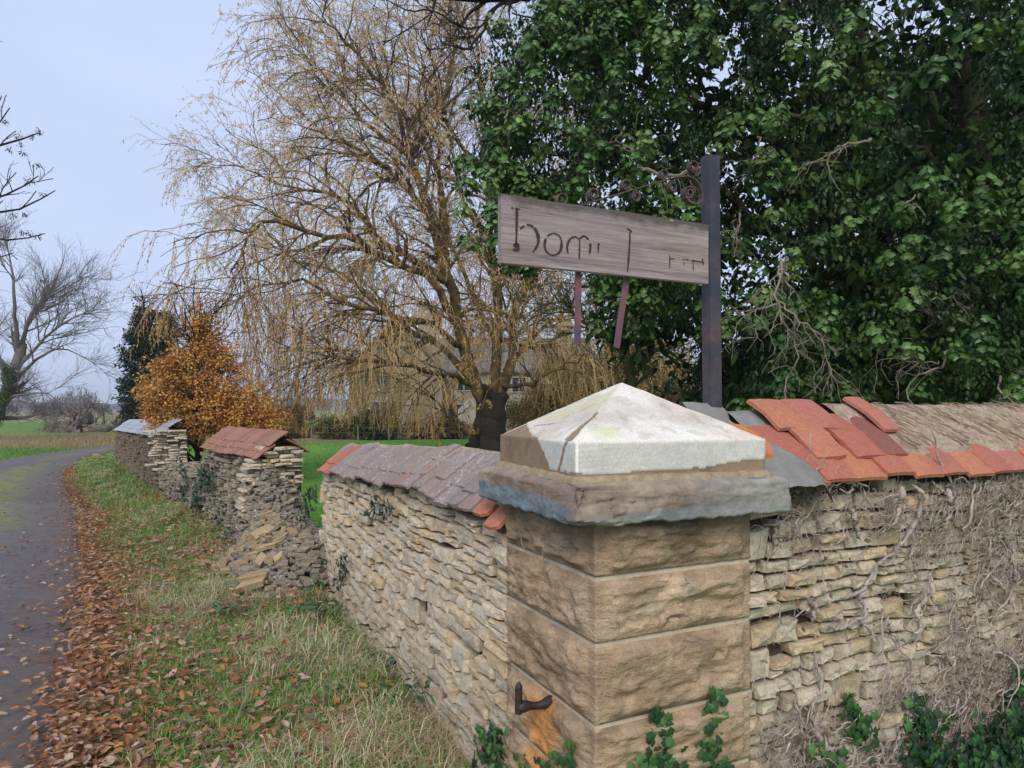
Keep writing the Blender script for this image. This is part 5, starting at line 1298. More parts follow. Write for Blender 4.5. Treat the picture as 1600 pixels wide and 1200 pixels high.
OR = [(.74, .37, .10), (.62, .28, .08), (.80, .46, .13), (.54, .25, .08), (.76, .52, .18)]
_f = .737
leafy('autumn_tree', 'young tree in orange autumn leaf behind the russet tiled wall', tuple(px(310, 640, D)[:2])+(0,), [(tuple(a_*_f for a_ in c_), tuple(a_*_f for a_ in r_)) for c_, r_ in [((0, 0, 3.5), (.75, .7, 1.2)), ((.1, 0, 4.5), (.35, .4, .75)), ((-.85, 0, 2.6), (.85, .7, .9)), ((-.8, .2, 2.3), (.6, .6, .5)), ((.9, 0, 2.4), (1.0, .8, 1.0)), ((1.5, .1, 1.9), (.9, .7, .75)), ((0, 0, 2.0), (1.5, .9, .9)), ((-1.0, 0, 3.4), (.3, .3, .35)), ((.55, 0, 3.6), (.5, .4, .5))]],
      900, 40, (.04, .075), OR, .08, 3.4, 61, M_aut, crad=.22)
D = 28
DG = [(.018, .035, .022), (.025, .045, .030), (.030, .055, .028)]
leafy('conifer_tree', 'dark ragged conifer standing left of the orange tree', tuple(px(225, 640, D)[:2])+(0,), [((0, 0, 5.2), (.35, .35, 1.0)), ((-.1, 0, 3.9), (.75, .6, 1.1)), ((-.15, 0, 2.2), (.85, .7, 1.2)), ((.1, 0, .9), (.9, .8, .9)), ((.8, 0, 4.6), (.5, .5, 1.1)), ((1.0, 0, 2.8), (.9, .7, 1.4))],
      700, 60, (.07, .14), DG, .14, 6.2, 62, M_needle, crad=.34, tmpl=(DIA_V, DIA_F), droop=.1, squash=.5)

def hx0(u, d): return (u-800)/F*d
# shrubs along the lawn in front of the house
def shrub(name, label, u0, u1, v_top, D, cols, n, each, size, seed, m, group='shrubs between lawn and house', tmpl=(DIA_V, DIA_F), zb=0.):
    xa = (u0-800)/F*D; xb = (u1-800)/F*D; h = CAMZ+(640-v_top)/F*D; c = (xa+xb)/2
    return leafy(name, label, (c, D, 0), [((0, 0, h*.42), ((xb-xa)/2, .9, h*.5)), ((-(xb-xa)*.2, 0, h*.55), ((xb-xa)*.22, .8, h*.38)), (((xb-xa)*.18, .2, h*.5), ((xb-xa)*.25, .8, h*.42))], n, each, size, cols, .05, h*.7, seed, m, cat='shrub', group=group, tmpl=tmpl, crad=.28, nb=20, bark=M_bark)
BRM = [(.20, .11, .05), (.15, .085, .045), (.26, .17, .08), (.11, .08, .04)]
YG = [(.10, .13, .03), (.20, .19, .05), (.14, .10, .04)]
DGR = [(.022, .055, .018), (.03, .075, .02), (.045, .09, .02)]
shrub('evergreen_shrub', 'dark green rounded shrub below the house window', 545, 628, 640, 36, DGR, 200, 60, (.08, .14), 71, M_needle)
shrub('evergreen_shrub', 'yellowish green shrub left of the dark green one', 488, 556, 648, 36.5, YG, 150, 55, (.07, .12), 72, M_needle)
shrub('bramble_shrub', 'brown bramble thicket along the lawn left of the willow trunk', 622, 742, 652, 37, BRM, 220, 50, (.06, .11), 73, M_aut)
shrub('bramble_shrub', 'low tawny bramble patch right of the orange tree', 440, 492, 664, 38, BRM, 90, 50, (.06, .11), 74, M_aut)
shrub('evergreen_shrub', 'dark bush in the shadow at the foot of the orange tree', 405, 450, 655, 30, DGR, 90, 60, (.07, .12), 75, M_needle)
shrub('bramble_shrub', 'russet shrub right of the willow trunk behind the cap', 790, 1010, 600, 34, BRM+YG, 420, 50, (.08, .13), 76, M_aut)
leafy('golden_tree', 'round golden brown bushy tree low behind the cap and the hanging straps', (hx0(955, 27), 27, 0), [((0, 0, 2.6), (3.0, 1.2, 2.2)), ((-1.6, 0, 2.0), (1.8, 1.1, 1.9)), ((1.5, 0, 3.2), (1.9, 1.1, 2.2)), ((2.6, 0, 1.8), (1.6, 1.0, 1.7)), ((-3.0, .3, 1.3), (1.3, 1.0, 1.3))], 1300, 44, (.06, .11), [(.50, .30, .09), (.42, .24, .08), (.34, .24, .09), (.56, .38, .14), (.22, .20, .07)], .2, 4.6, 176, M_aut, crad=.42, droop=1.2, bark=M_bark)
shrub('bramble_shrub', 'tawny and green shrub seen right of the iron post', 1010, 1210, 560, 18, [(.26, .12, .05), (.16, .12, .05), (.09, .10, .03), (.05, .08, .025)], 300, 42, (.05, .09), 77, M_aut)
shrub('bramble_shrub', 'grey brown hedge far behind the orange tree', 380, 500, 625, 52, BRM, 200, 40, (.12, .2), 78, M_aut)
# yew mass and dark backing far behind the ivy tree
leafy('dark_evergreen_tree', 'dark evergreen tree seen between the limbs of the ivy clad tree', (7.5, 13, 0), [((0, 0, 2.2), (3.6, 1.2, 2.2)), ((2, 0, 4.5), (3.6, 1.2, 2.6)), ((-2.2, 0, 1.5), (2.0, .8, 1.5)), ((3, 0, 7.5), (3.0, 1.2, 2.2)), ((-.6, 0, 6.3), (2.2, 1.2, 2.0))], 1000, 46, (.14, .22), [(.016, .032, .016), (.022, .042, .02)], .25, 8, 79, M_needle, crad=.5)

# ---------------- far tree belt, dead tree
r = np.random.default_rng(81)
def belt(label, x0, x1, y0, y1, hlo, hhi, n, seed, cols, name='far_tree_belt'):
    r = np.random.default_rng(seed); nt = int((x1-x0)/3.2); tx = r.uniform(x0, x1, nt); ty = r.uniform(y0, y1, nt); th = r.uniform(hlo, hhi, nt)
    i = r.integers(0, nt, n); rad = th[i]*.42; dv = norm(r.normal(size=(n, 3)))*(r.random((n, 1))**.5)
    p0 = np.c_[tx[i]+dv[:, 0]*rad*1.1, ty[i]+dv[:, 1]*rad*.7, np.maximum(th[i]*.55+dv[:, 2]*th[i]*.45, .05)]
    d = norm(dv+r.normal(size=(n, 3))*.5+np.array([0, 0, .7])); L = r.uniform(.35, 1.1, n)
    c = np.array(cols)[r.integers(0, len(cols), n)]*r.uniform(.8, 1.2, (n, 1))
    wv = np.c_[np.full(n, 1.), np.full(n, .12), np.full(n, .3)]*L[:, None]
    V, Fs, C = scatter(DIA_V, DIA_F, p0, d, r.normal(size=(n, 3)), wv, c)
    tag(obj(name, mesh(name, V, Fs, C), M_aut), label, 'trees', kind='stuff')
belt('hazy brown band of bare trees at the far side of the fields on the left', -190, -55, 118, 150, 3.5, 6.0, 30000, 82, [(.16, .12, .10), (.20, .15, .115), (.12, .10, .09), (.10, .09, .085)])
belt('distant low trees on the horizon seen below the willow', -60, 140, 130, 170, 2.5, 6.5, 30000, 83, [(.15, .11, .085), (.10, .09, .06), (.19, .14, .09)])
belt('dark hedge line at the foot of the far trees', -190, -40, 114, 118, 1.2, 2.4, 12000, 84, [(.07, .065, .06), (.05, .05, .05), (.09, .075, .065)], 'far_hedge')
D = 48
T, *_ = bare_tree('dead_tree', 'broken dead pollard with fallen limbs lying in the green field', [([(130,676,D),(128,664,D),(132,655,D)], .85, .6), ([(130,660,D),(115,652,D),(104,645,D),(98,640,D)], .22, .05), ([(132,657,D),(136,640,D),(150,630,D)], .2, .05), ([(134,662,D),(142,668,D),(150,660,D)], .16, .05), ([(128,672,D-1),(108,670,D-1),(88,664,D-1),(68,667,D-1)], .3, .06),
    ([(136,672,D-1),(152,670,D-1),(168,668,D-1),(185,664,D-1)], .35, .2), ([(125,675,D-2),(100,680,D-2),(75,682,D-2)], .18, .05), ([(132,655,D),(122,640,D),(118,630,D)], .12, .03)],
    tuple(px(130, 640, D)[:2])+(0,), 60, 260, 500, (.6, 1.6), (.4, 1.0), (.2, .5), 85, m=mat_bark('dead_wood', (.10, .08, .065), (.22, .18, .15), 6), tip=.012, wig=.2)

# ================================================================== house behind the willow
HD = 38.0
def hx_at(u, d=HD): return (u-800)/F*d
def hz_at(v, d=HD): return CAMZ+(640-v)/F*d
house = thing('stone_house', 'pale stone house with gabled wing and tall chimney half hidden behind the willow', 'house', (hx_at(730), HD, 0), 0)
N = NM('house_stone'); p = N.pos(1)
c = N.ramp(N.voro(p, 3.2, 'F1', 'Color'), [(.2, (.30, .24, .17)), (.8, (.42, .35, .26))]); c = N.mix(1., c, N.ramp(N.noise(p, 5, 5, .7), [(.3, .75), (.7, 1.15)]), 'MULTIPLY')
M_house = N.bsdf(c, .9, N.bump(N.noise(p, 8, 5), .6, .05), .1)
N = NM('stone_slates'); p = N.pos(1)
M_hroof = N.bsdf(N.ramp(N.noise(N.pos(1, (1, 1, 3)), 3, 6, .7), [(.3, (.13, .115, .10)), (.7, (.24, .215, .185))]), .9, N.bump(N.noise(p, 9, 4), .8, .05), .1)
N = NM('white_frame'); M_white = N.bsdf((.50, .50, .47), .6); N = NM('window_glass'); M_glass = N.bsdf((.03, .035, .04), .08, None, .6)
ho = np.array(house.location); c0 = hx_at(730)
xl, xm, xr_ = hx_at(545)-c0, hx_at(690)-c0, hx_at(925)-c0; ze_ = hz_at(577); zap = hz_at(500); zr_ = hz_at(528)+.3
b = MB(); b.box((xm-.5, .8, -.2), (xr_, 7.5, ze_-.05)); 
b.add([(xr_, .8, ze_-.06), (xr_, 7.5, ze_-.06), (xr_, 4.15, zr_-.1), (xr_-.3, .8, ze_-.06), (xr_-.3, 7.5, ze_-.06), (xr_-.3, 4.15, zr_-.1)], [np.array([(0, 1, 2), (3, 5, 4)]), np.array([(0, 2, 5, 3), (1, 4, 5, 2)])])
obj('wall', b.mesh('wall'), M_house, house)
b = MB(); b.box((xl, 0, -.2), (xm, 9, ze_-.05)); xc = (xl+xm)/2
b.add([(xl, 0, ze_-.06), (xm, 0, ze_-.06), (xc, 0, zap-.15), (xl, 9, ze_-.06), (xm, 9, ze_-.06), (xc, 9, zap-.15)], [np.array([(0, 1, 2), (3, 5, 4)])])
obj('gable_wing', b.mesh('gable_wing'), M_house, house)
def roof_prism(x0, x1, y0, y1, ze__, zt, axis):
    b = MB(); t = .14; o_ = .25
    if axis == 'y':
        xc = (x0+x1)/2; sl = (zt-ze__)/(xc-x0)
        for sg in (-1, 1):
            xe = x0-o_ if sg < 0 else x1+o_; zz_ = ze__-o_*sl
            V = [(xe, y0-o_, zz_), (xc, y0-o_, zt), (xc, y1, zt), (xe, y1, zz_)]; V = V+[(a_, b_, c_+t) for a_, b_, c_ in V]
            b.add(V, np.array([(0, 3, 2, 1), (4, 5, 6, 7), (0, 1, 5, 4), (1, 2, 6, 5), (2, 3, 7, 6), (3, 0, 4, 7)]))
    else:
        yc = (y0+y1)/2; sl = (zt-ze__)/(yc-y0)
        for sg in (-1, 1):
            ye = y0-o_ if sg < 0 else y1+o_; zz_ = ze__-o_*sl
            V = [(x0, ye, zz_), (x1, ye, zz_), (x1, yc, zt), (x0, yc, zt)]; V = V+[(a_, b_, c_+t) for a_, b_, c_ in V]
            b.add(V, np.array([(0, 3, 2, 1), (4, 5, 6, 7), (0, 1, 5, 4), (1, 2, 6, 5), (2, 3, 7, 6), (3, 0, 4, 7)]))
    return b
obj('roof', roof_prism(xl, xm, 0, 9, ze_, zap, 'y').mesh('roof'), M_hroof, house)
rf = obj('roof', roof_prism(xc+.2, xr_+.2, .8, 7.5, ze_, zr_, 'x').mesh('roof'), M_hroof, house)
xc_ = hx_at(655)-c0; b = MB(); b.box((xc_-.5, 3.2, ze_), (xc_+.5, 4.2, hz_at(478)+.5)); b.box((xc_-.6, 3.1, hz_at(478)+.5), (xc_+.6, 4.3, hz_at(478)+.75)); ch = obj('chimney', b.mesh('chimney'), M_house, rf)
b = MB(); b.box((hx_at(890)-c0-.45, 3.8, ze_), (hx_at(890)-c0+.45, 4.6, zr_+1.5)); obj('chimney', b.mesh('chimney'), M_house, rf)
def window(u0, u1, v0, v1, y, n=3, parent=house):
    x0, x1, z0, z1 = hx_at(u0, HD+y)-c0, hx_at(u1, HD+y)-c0, hz_at(v1, HD+y), hz_at(v0, HD+y); b = MB(); t = .04
    b.box((x0-t, y-.06, z0-t), (x1+t, y-.004, z0)); b.box((x0-t, y-.06, z1), (x1+t, y-.004, z1+t))
    for k in range(n+1):
        xx = x0+(x1-x0)*k/n; b.box((xx-t/2, y-.055, z0), (xx+t/2, y-.006, z1))
    f = obj('window', b.mesh('window'), M_white, parent); b = MB(); b.box((x0, y-.03, z0), (x1, y-.003, z1)); obj('pane', b.mesh('pane'), M_glass, f)
window(569, 607, 581, 601, 0); window(574, 602, 535, 548, 0, 2); window(580, 620, 628, 650, 0, 3)
window(715, 735, 590, 610, .8, 2); window(800, 822, 590, 612, .8, 2); window(862, 884, 588, 610, .8, 2); window(700, 725, 632, 655, .8, 2); window(790, 815, 632, 655, .8, 2)
N = NM('limewash'); M_lime = N.bsdf(N.ramp(N.noise(N.pos(1, (1, 1, .3)), 3, 4), [(.3, (.44, .39, .33)), (.7, (.60, .54, .47))]), .9)
b = MB(); x_ = hx_at(748)-c0; b.box((x_-1.1, -.5, -.2), (x_+.1, .7, hz_at(640)))
b.add([(x_-1.1, -.5, hz_at(640)+.003), (x_+.1, -.5, hz_at(640)+.003), (x_-.5, -.5, hz_at(622)), (x_-1.1, .7, hz_at(640)+.003), (x_+.1, .7, hz_at(640)+.003), (x_-.5, .7, hz_at(622))], [np.array([(0, 1, 2)]), np.array([(1, 4, 5, 2), (0, 2, 5, 3)])])
obj('porch', b.mesh('porch'), M_lime, house)

fence = thing('wire_fence', 'thin wire fence with pale stakes in front of the shrubs on the lawn', 'fence', (hx_at(560, 34), 34, 0))
fx = [hx_at(u, 34) for u in (437, 486, 560, 608, 664, 722)]
for k, xx in enumerate(fx):
    b = MB(); dx = .04*math.sin(k*2.); b.add([(xx-.025, 34-.02, 0), (xx+.025, 34-.02, 0), (xx+.025, 34.02, 0), (xx-.025, 34.02, 0), (xx-.025+dx, 34-.02, .85), (xx+.025+dx, 34-.02, .85), (xx+.025+dx, 34.02, .85), (xx-.025+dx, 34.02, .85)], np.array([(4,5,6,7),(0,1,5,4),(1,2,6,5),(2,3,7,6),(3,0,4,7)]))
    obj('post', b.mesh('post'), M_deadtw, fence)
P_ = np.array([[(xx, 33.97, z) for xx in np.linspace(fx[0], fx[-1], 12)] for z in (.45, .72)]); V, q = tubes(P_, np.full((2, 12), .006), 3)
obj('wire', mesh('wire', V, q), M_deadtw, fence); fix_parent(fence)

# ================================================================== things growing on the walls
def onwall(u, v, o, e):
    k = (np.asarray(u, float)-800)/F; t = (k*o[1]-o[0])/(e[0]-k*e[1]); d = o[1]+e[1]*t
    return np.stack([(o[0]+e[0]*t), d, CAMZ+(640-np.asarray(v, float))/F*d], -1)
nL = np.array((-.9005, -.4349)); nR = np.array((.4349, -.9005))
PL = (PC-U2*.302-V2*.302, V2, nL); PR = (PC-U2*.302-V2*.302, U2, nR)      # pier faces: lane side, right side
WL = (W[0], norm(W[1]-W[0]), np.array([-norm(W[1]-W[0])[1], norm(W[1]-W[0])[0]])); WR = (Rr, U2, nR)
def ivy_patch(face, spots, seed, size, cols, off=(.015, .06), per=None):
    "spots: (u, v, spread_px, n) photo places on that face"
    r = np.random.default_rng(seed); Ps = []; Vt = []; Fs_ = None; b = MB(); o, e, n = face; n3 = np.array([n[0], n[1], 0])
    for (u, v, sp, cnt) in spots:
        uu = u+r.normal(size=cnt)*sp*.5; vv = v+r.normal(size=cnt)*sp*.6; P_ = onwall(uu, vv, o, e)+n3*r.uniform(*off, (cnt, 1))
        P_[:, 2] = np.maximum(P_[:, 2], .03)
        e3 = np.array([e[0], e[1], 0]); an = r.uniform(-2.2, 2.2, cnt)[:, None]; ax = norm(np.array([0, 0, -1.])*np.cos(an)+e3*np.sin(an)+n3*.25); nr = norm(n3+r.normal(size=(cnt, 3))*.3)
        cc = np.array(cols)[r.integers(0, len(cols), cnt)]*r.uniform(.75, 1.3, (cnt, 1))
        V, F_, C = scatter(IVY_V, IVY_F, P_, ax, nr, r.uniform(size[0], size[1], cnt), cc); b.add(V, F_, C)
    return b
IVG = [(.05, .14, .035), (.035, .10, .03), (.075, .19, .05), (.03, .085, .03)]
IVD = [(.025, .06, .035), (.035, .08, .035), (.02, .05, .028)]
M_ivyn = mat_leaf('glossy_ivy', .45, .35, .15)
def ivy_thing(label, face, spots, seed, size, cols, stems=None, name='ivy', **kw):
    P0 = onwall(spots[0][0], spots[0][1], face[0], face[1]); T = thing(name, label, 'ivy', (P0[0], P0[1], max(P0[2]-.1, 0)), 0)
    obj('leaves', ivy_patch(face, spots, seed, size, cols, **kw).mesh('leaves'), M_ivyn, T, kind='stuff')
    if stems:
        n3 = np.array([face[2][0], face[2][1], 0]); Ps = np.array([resample(onwall([a_ for a_, _ in s_], [b_ for _, b_ in s_], face[0], face[1])+n3*.012, 14) for s_ in stems]); b = MB(); tubemesh(b, Ps, np.full(Ps.shape[:2], .0025), 4); obj('stem', b.mesh('stem'), M_deadtw, T)
    fix_parent(T); return T
ivy_thing('bright ivy strand climbing highest up the right face of the pier', PR, [(1110, 1072, 10, 4), (1112, 1088, 12, 5), (1100, 1098, 14, 6), (1110, 1112, 16, 7), (1108, 1128, 16, 8), (1116, 1143, 14, 8), (1098, 1155, 14, 8), (1103, 1170, 18, 10), (1115, 1190, 26, 16)], 91, (.022, .038), IVG, [[(1112, 1070), (1104, 1095), (1112, 1120), (1104, 1150), (1112, 1205)]], off=(.015, .035))
ivy_thing('ivy strand on the right face of the pier left of the tallest one', PR, [(1030, 1110, 6, 3), (1020, 1122, 14, 7), (1030, 1135, 16, 10), (1018, 1150, 14, 9), (1026, 1166, 22, 12), (1014, 1184, 30, 20), (1038, 1195, 26, 14)], 92, (.022, .04), IVG, [[(1034, 1105), (1022, 1130), (1028, 1160), (1020, 1205)]], off=(.015, .035))
ivy_thing('small ivy tuft at the bottom of the pier face towards the lane', PL, [(898, 1170, 16, 10), (886, 1186, 22, 14), (850, 1190, 22, 9), (832, 1184, 10, 4)], 93, (.022, .038), IVG+[(.14, .22, .04)], None, off=(.015, .035))
ivy_thing('dark ivy tuft just below the tiles on the long wall', WL, [(596, 790, 20, 34), (612, 797, 10, 12)], 94, (.025, .045), IVD)
ivy_thing('dark ivy tuft half way down the long wall', WL, [(543, 878, 12, 22), (541, 893, 14, 20), (538, 905, 10, 10)], 95, (.03, .05), IVD)
ivy_thing('dark ivy clump on the broken far end of the long wall', WL, [(489, 782, 16, 60), (484, 800, 14, 30), (492, 770, 10, 20)], 96, (.035, .06), IVD)
ivy_thing('ivy and weeds at the foot of the long wall beside the pier', WL, [(786, 1160, 24, 30), (780, 1180, 30, 40), (775, 1140, 12, 10)], 97, (.025, .04), IVD+IVG)
ivy_thing('ivy shoot below the ochre stones on the right wall', WR, [(1318, 1082, 10, 5), (1312, 1096, 14, 7), (1326, 1108, 16, 10), (1322, 1124, 16, 9), (1342, 1136, 20, 14), (1330, 1148, 22, 14)], 98, (.025, .045), IVG, [[(1318, 1080), (1322, 1110), (1335, 1150), (1340, 1200)]])
ivy_thing('ivy shoot in the middle of the right wall among dead stems', WR, [(1418, 1090, 14, 12), (1424, 1108, 20, 20), (1434, 1128, 26, 28), (1420, 1150, 30, 34), (1428, 1172, 34, 40)], 99, (.025, .05), IVG+IVD, [[(1416, 1085), (1426, 1120), (1422, 1200)]])
ivy_thing('pair of green ivy leaves bunches high at the right edge of the wall', WR, [(1574, 1052, 14, 12), (1564, 1082, 14, 10)], 100, (.028, .05), IVG)
ivy_thing('ivy tuft low beside the pier on the right wall', WR, [(1268, 1184, 26, 26), (1290, 1196, 26, 20)], 101, (.025, .045), IVG+[(.09, .22, .05)])
r = np.random.default_rng(102)
sp = [(r.uniform(1495, 1640), 0, 0, 0) for _ in range(60)]; sp = [(u, 1200-r.random()**1.2*(20+.95*(u-1480)*.85), 40, 26) for (u, _, _, _) in sp]+[(r.uniform(1400, 1520), r.uniform(1165, 1210), 34, 24) for _ in range(14)]
ivy_thing('dense dark ivy carpet covering the bottom right corner of the wall', WR, sp, 103, (.022, .045), IVD+IVD+IVG, name='ivy_carpet', off=(.03, .16))

# dead ivy on the right wall
r = np.random.default_rng(105); n3R = np.array([nR[0], nR[1], 0]); e3R = np.array([U2[0], U2[1], 0])
dead = thing('dead_ivy', 'tangle of dead grey brown ivy stems clinging to the right wall', 'dead ivy', tuple(onwall(1400, 1100, *WR[:2])[:2])+(0,))
z4 = lambda L_: [(1150+a*.28125, 880+b_*.28125) for a, b_ in L_]
mains = [z4([(1010,110),(1005,180),(985,230),(960,270),(990,330),(940,380)]), z4([(735,10),(720,70),(650,150),(560,185)]), z4([(690,150),(650,190),(680,235),(640,300),(560,340),(480,350)]), z4([(280,720),(310,830),(335,930),(340,1040),(350,1130)]),
     z4([(370,900),(430,960),(480,1010),(540,1080),(590,1140)]), z4([(740,960),(770,1010),(740,1060),(660,1090)]), z4([(550,960),(540,1000),(490,1010)]), z4([(1050,60),(1040,150),(1060,230),(1020,280)]), z4([(370,200),(400,240),(380,320)]),
     z4([(420,560),(430,680),(380,800),(380,900)]), z4([(640,300),(700,360),(760,420),(740,520)]), z4([(600,850),(530,900),(470,940)]), z4([(1380,70),(1450,140),(1500,240)]), z4([(1540,20),(1580,120),(1560,240),(1590,340)]), z4([(800,280),(820,370),(900,430)]), z4([(920,820),(925,860),(890,900),(850,960)])]
z2 = lambda L_: [(1100+a*.3125, 560+b_*.3125) for a, b_ in L_]
mains += [z2([(650,590),(720,630),(690,660),(640,655)]), z2([(320,840),(325,930),(310,960)]), z2([(700,740),(720,830),(740,900)]), z2([(1010,620),(1060,700),(1040,760),(980,880),(900,970),(820,1040),(740,1180)]), z2([(1180,640),(1190,760),(1160,840)]), z2([(1100,610),(1150,660),(1200,680)]), z2([(1440,860),(1500,960),(1520,1100)]), z2([(960,640),(940,760),(880,850)])]
Pm = np.array([resample(onwall([a_ for a_, _ in m_], [b_ for _, b_ in m_], *WR[:2])+n3R*.03+0, 22) for m_ in mains]); Pm += r.normal(size=Pm.shape)*.004
Rm = np.array([np.linspace(a_, a_*.55, 22) for a_ in r.uniform(.005, .012, len(Pm))]); Rm = Rm*(1+.25*r.normal(size=Rm.shape)*.6)*(1-np.abs(np.linspace(-1, 1, 22))**8*.9)[None]
for i in range(len(Pm)):
    V, q = tubes(Pm[i:i+1], np.abs(Rm[i:i+1]), 7); obj('stem', mesh('stem', V, q, None, True), M_deadivy, dead)
# weight of the tangle over the wall, then wandering rootlets hugging the stones
def tangle(n, L_, rad_, S, seed, wig=.35, wfun=None):
    r = np.random.default_rng(seed); u = r.uniform(1176, 1700, n*8); v = r.uniform(752, 1215, n*8)
    ev = 762-(u-1234)*.055
    w_ = np.exp(-np.clip(v-ev, 0, 999)/38)*1.1*(u > 1215) + sstep(1330, 1560, u)*.35*sstep(1040, 900, v)+ sstep(-40, 160, (v-1010)+(u-1420)*.9)*.9*sstep(1185, 1260, u) + sstep(1110, 1160, v)*.6*(u > 1185)
    w_ = w_*np.clip(.55+1.5*fbm(P3(u/45, v/45), 3, 5), .05, 2)+.022
    k = r.choice(n*8, n, replace=False, p=w_/w_.sum()); P0 = onwall(u[k], v[k], *WR[:2])+n3R*r.uniform(.0, .045, (n, 1))
    a = r.uniform(0, 2*PI, (n, 1)); d = e3R*np.cos(a)+np.array([0, 0, 1.])*np.sin(a)+n3R*r.normal(size=(n, 1))*.2
    p = P0.copy(); out = [p.copy()]
    for i in range(S-1):
        d = norm(d+wig*r.normal(size=(n, 3))); d = norm(d-n3R*(d@n3R)[:, None]*.6); p = p+d*(r.uniform(*L_, n)/(S-1))[:, None]
        off = (p[:, :2]-Rr)@nR; p = p+n3R*(np.clip(off, .0, .075)-off)[:, None]; out.append(p.copy())
    P = np.stack(out, 1); return P, taper(r.uniform(*rad_, n), np.full(n, rad_[0]*.4), S)*(1-np.abs(np.linspace(-1, 1, S))**6*.85)[None]*(1+.22*r.normal(size=(n, S))).clip(.4, 1.7)
b = MB(); 
for (n, L_, rad_, S, sd, k_) in [(70, (.2, .5), (.003, .007), 16, 1, 6), (2000, (.06, .22), (.0016, .0044), 10, 2, 4), (7500, (.03, .10), (.0008, .0018), 7, 3, 3)]:
    P, R = tangle(n, L_, rad_, S, 200+sd); tubemesh(b, P, R, k_)
obj('rootlets', b.mesh('rootlets'), M_deadivy, dead, kind='stuff')
P, R = tangle(2600, (.02, .05), (.001, .002), 2, 208); c = np.array([(.30, .20, .13), (.36, .28, .21), (.22, .16, .12), (.46, .37, .29)])[r.integers(0, 4, 2600)]
V, Fs, C = scatter(DIA_V, DIA_F, P[:, 0]+n3R*.02, r.normal(size=(2600, 3)), n3R+r.normal(size=(2600, 3))*.7, r.uniform(.010, .026, 2600), c)
obj('withered_leaves', mesh('withered_leaves', V, Fs, C), M_aut, dead, kind='stuff'); fix_parent(dead)
b = MB(); r = np.random.default_rng(222)
n = 420; xs_ = r.uniform(.0, xr_ridge, n); ss_ = r.uniform(.09, .40, n); a_ = r.normal(size=n)*.5
th2 = slope2(1.0); P = []
for j in range(7):
    f_ = j/6; x_ = xs_+.10*f_*np.sin(a_+f_*2)*r.uniform(.5, 1, n); s__ = np.clip(ss_+(.12*f_)*np.cos(a_), .08, .42); P.append(np.stack([x_+r.normal(size=n)*.003, .055-math.cos(th2)*s__, 1.335+math.sin(th2)*s__+.043+r.normal(size=n)*.002], -1))
P = np.stack(P, 1); tubemesh(b, P, taper(r.uniform(.0015, .0045, n), np.full(n, .0008), 7), 4)
obj('root_scars', b.mesh('root_scars'), mat_bark('root_scar_bark', (.20, .14, .10), (.40, .30, .22), 20), rw, kind='stuff')
# stray rootlets on the pier faces and ledge
b = MB()
for face, box, n in ((PR, (950, 1165, 850, 1060), 26), (PL, (800, 915, 830, 1060), 14)):
    for k in range(n):
        u, v = r.uniform(box[0], box[1]), r.uniform(box[2], box[3]); a = r.uniform(0, PI); L_ = r.uniform(8, 30)
        pts = [(u+L_*s_*math.cos(a+.6*math.sin(s_*3+k)), v+L_*s_*math.sin(a+.6*math.sin(s_*3+k))) for s_ in np.linspace(0, 1, 6)]
        P_ = onwall([p_[0] for p_ in pts], [p_[1] for p_ in pts], *face[:2])+np.array([face[2][0], face[2][1], 0])*.020; tubemesh(b, P_[None], np.linspace(.0014, .0006, 6)[None], 4)
for pts in ([(795,800),(818,822),(825,850),(833,868)], [(855,838),(858,870),(862,900)], [(1110,785),(1120,780),(1132,778)]):
    f_ = PR if pts[0][0] > 930 else PL; P_ = resample(onwall([p_[0] for p_ in pts], [p_[1] for p_ in pts], *f_[:2])+np.array([f_[2][0], f_[2][1], 0])*.022, 12); tubemesh(b, P_[None], np.linspace(.0028, .0014, 12)[None], 5)
ro = obj('clinging_rootlets', b.mesh('clinging_rootlets'), M_deadtw, None, kind='stuff'); ro.parent = pier; ro.matrix_parent_inverse = pier.matrix_basis.inverted()

# ================================================================== verge: leaf litter, grass, weeds
r = np.random.default_rng(301)
def verge_points(n, ylo, yhi, fall=1.0, seed=0, spread=None, pw=1.0):
    r = np.random.default_rng(seed); y = ylo*(yhi/ylo)**(r.random(n)**pw); t = r.random(n)
    xr0 = np.interp(y, RE3[:, 1], RE3[:, 0]); xw = np.interp(y, Wx[:, 1], Wx[:, 0]); x = xr0+(xw-xr0)*t
    return x, y, t, xw-xr0
# litter
x, y, t, wd = verge_points(52000, 2.3, 19, seed=1)
dr = t*wd; pr = np.exp(-np.clip(dr-.05, 0, 9)/.27)*.72+.11+.30*sstep(.05, .35, fbm(P3(x*.9, y*.9), 3, 12)); pr = (pr+.06)*(1-.75*sstep(9, 13, y)*(dr > .25))
k = r.random(len(x)) < np.clip(pr, 0, 1); x, y = x[k], y[k]
xo = x-np.abs(r.normal(size=len(x)))*.10*(r.random(len(x)) < .5)
n2 = 900; yy = 2.0*(11**r.random(n2)); xe = np.interp(yy, RE3[:, 1], RE3[:, 0]); xx = xe-r.exponential(.55, n2)
x = np.r_[xo, xx]; y = np.r_[y, yy]; n = len(x); z = np.where(dist_poly(x, y, RE) > .02, gh(x, y)+.015+.085*r.random(n), .045)
LC = np.array([(.50, .25, .13), (.44, .19, .08), (.56, .34, .22), (.62, .45, .33), (.30, .13, .07), (.50, .27, .09), (.24, .14, .09)])
c = LC[r.integers(0, 7, n)]*r.uniform(.75, 1.2, (n, 1)); ax = norm(np.c_[r.normal(size=(n, 2)), r.normal(size=n)*.22]); nr = norm(np.array([0, 0, 1.])+r.normal(size=(n, 3))*.30)
sz = r.uniform(.030, .068, n)
V, Fs, C = scatter(OVAL_V, OVAL_F, np.c_[x, y, z], ax, nr, np.c_[sz, sz*.95, sz*1.6], c)
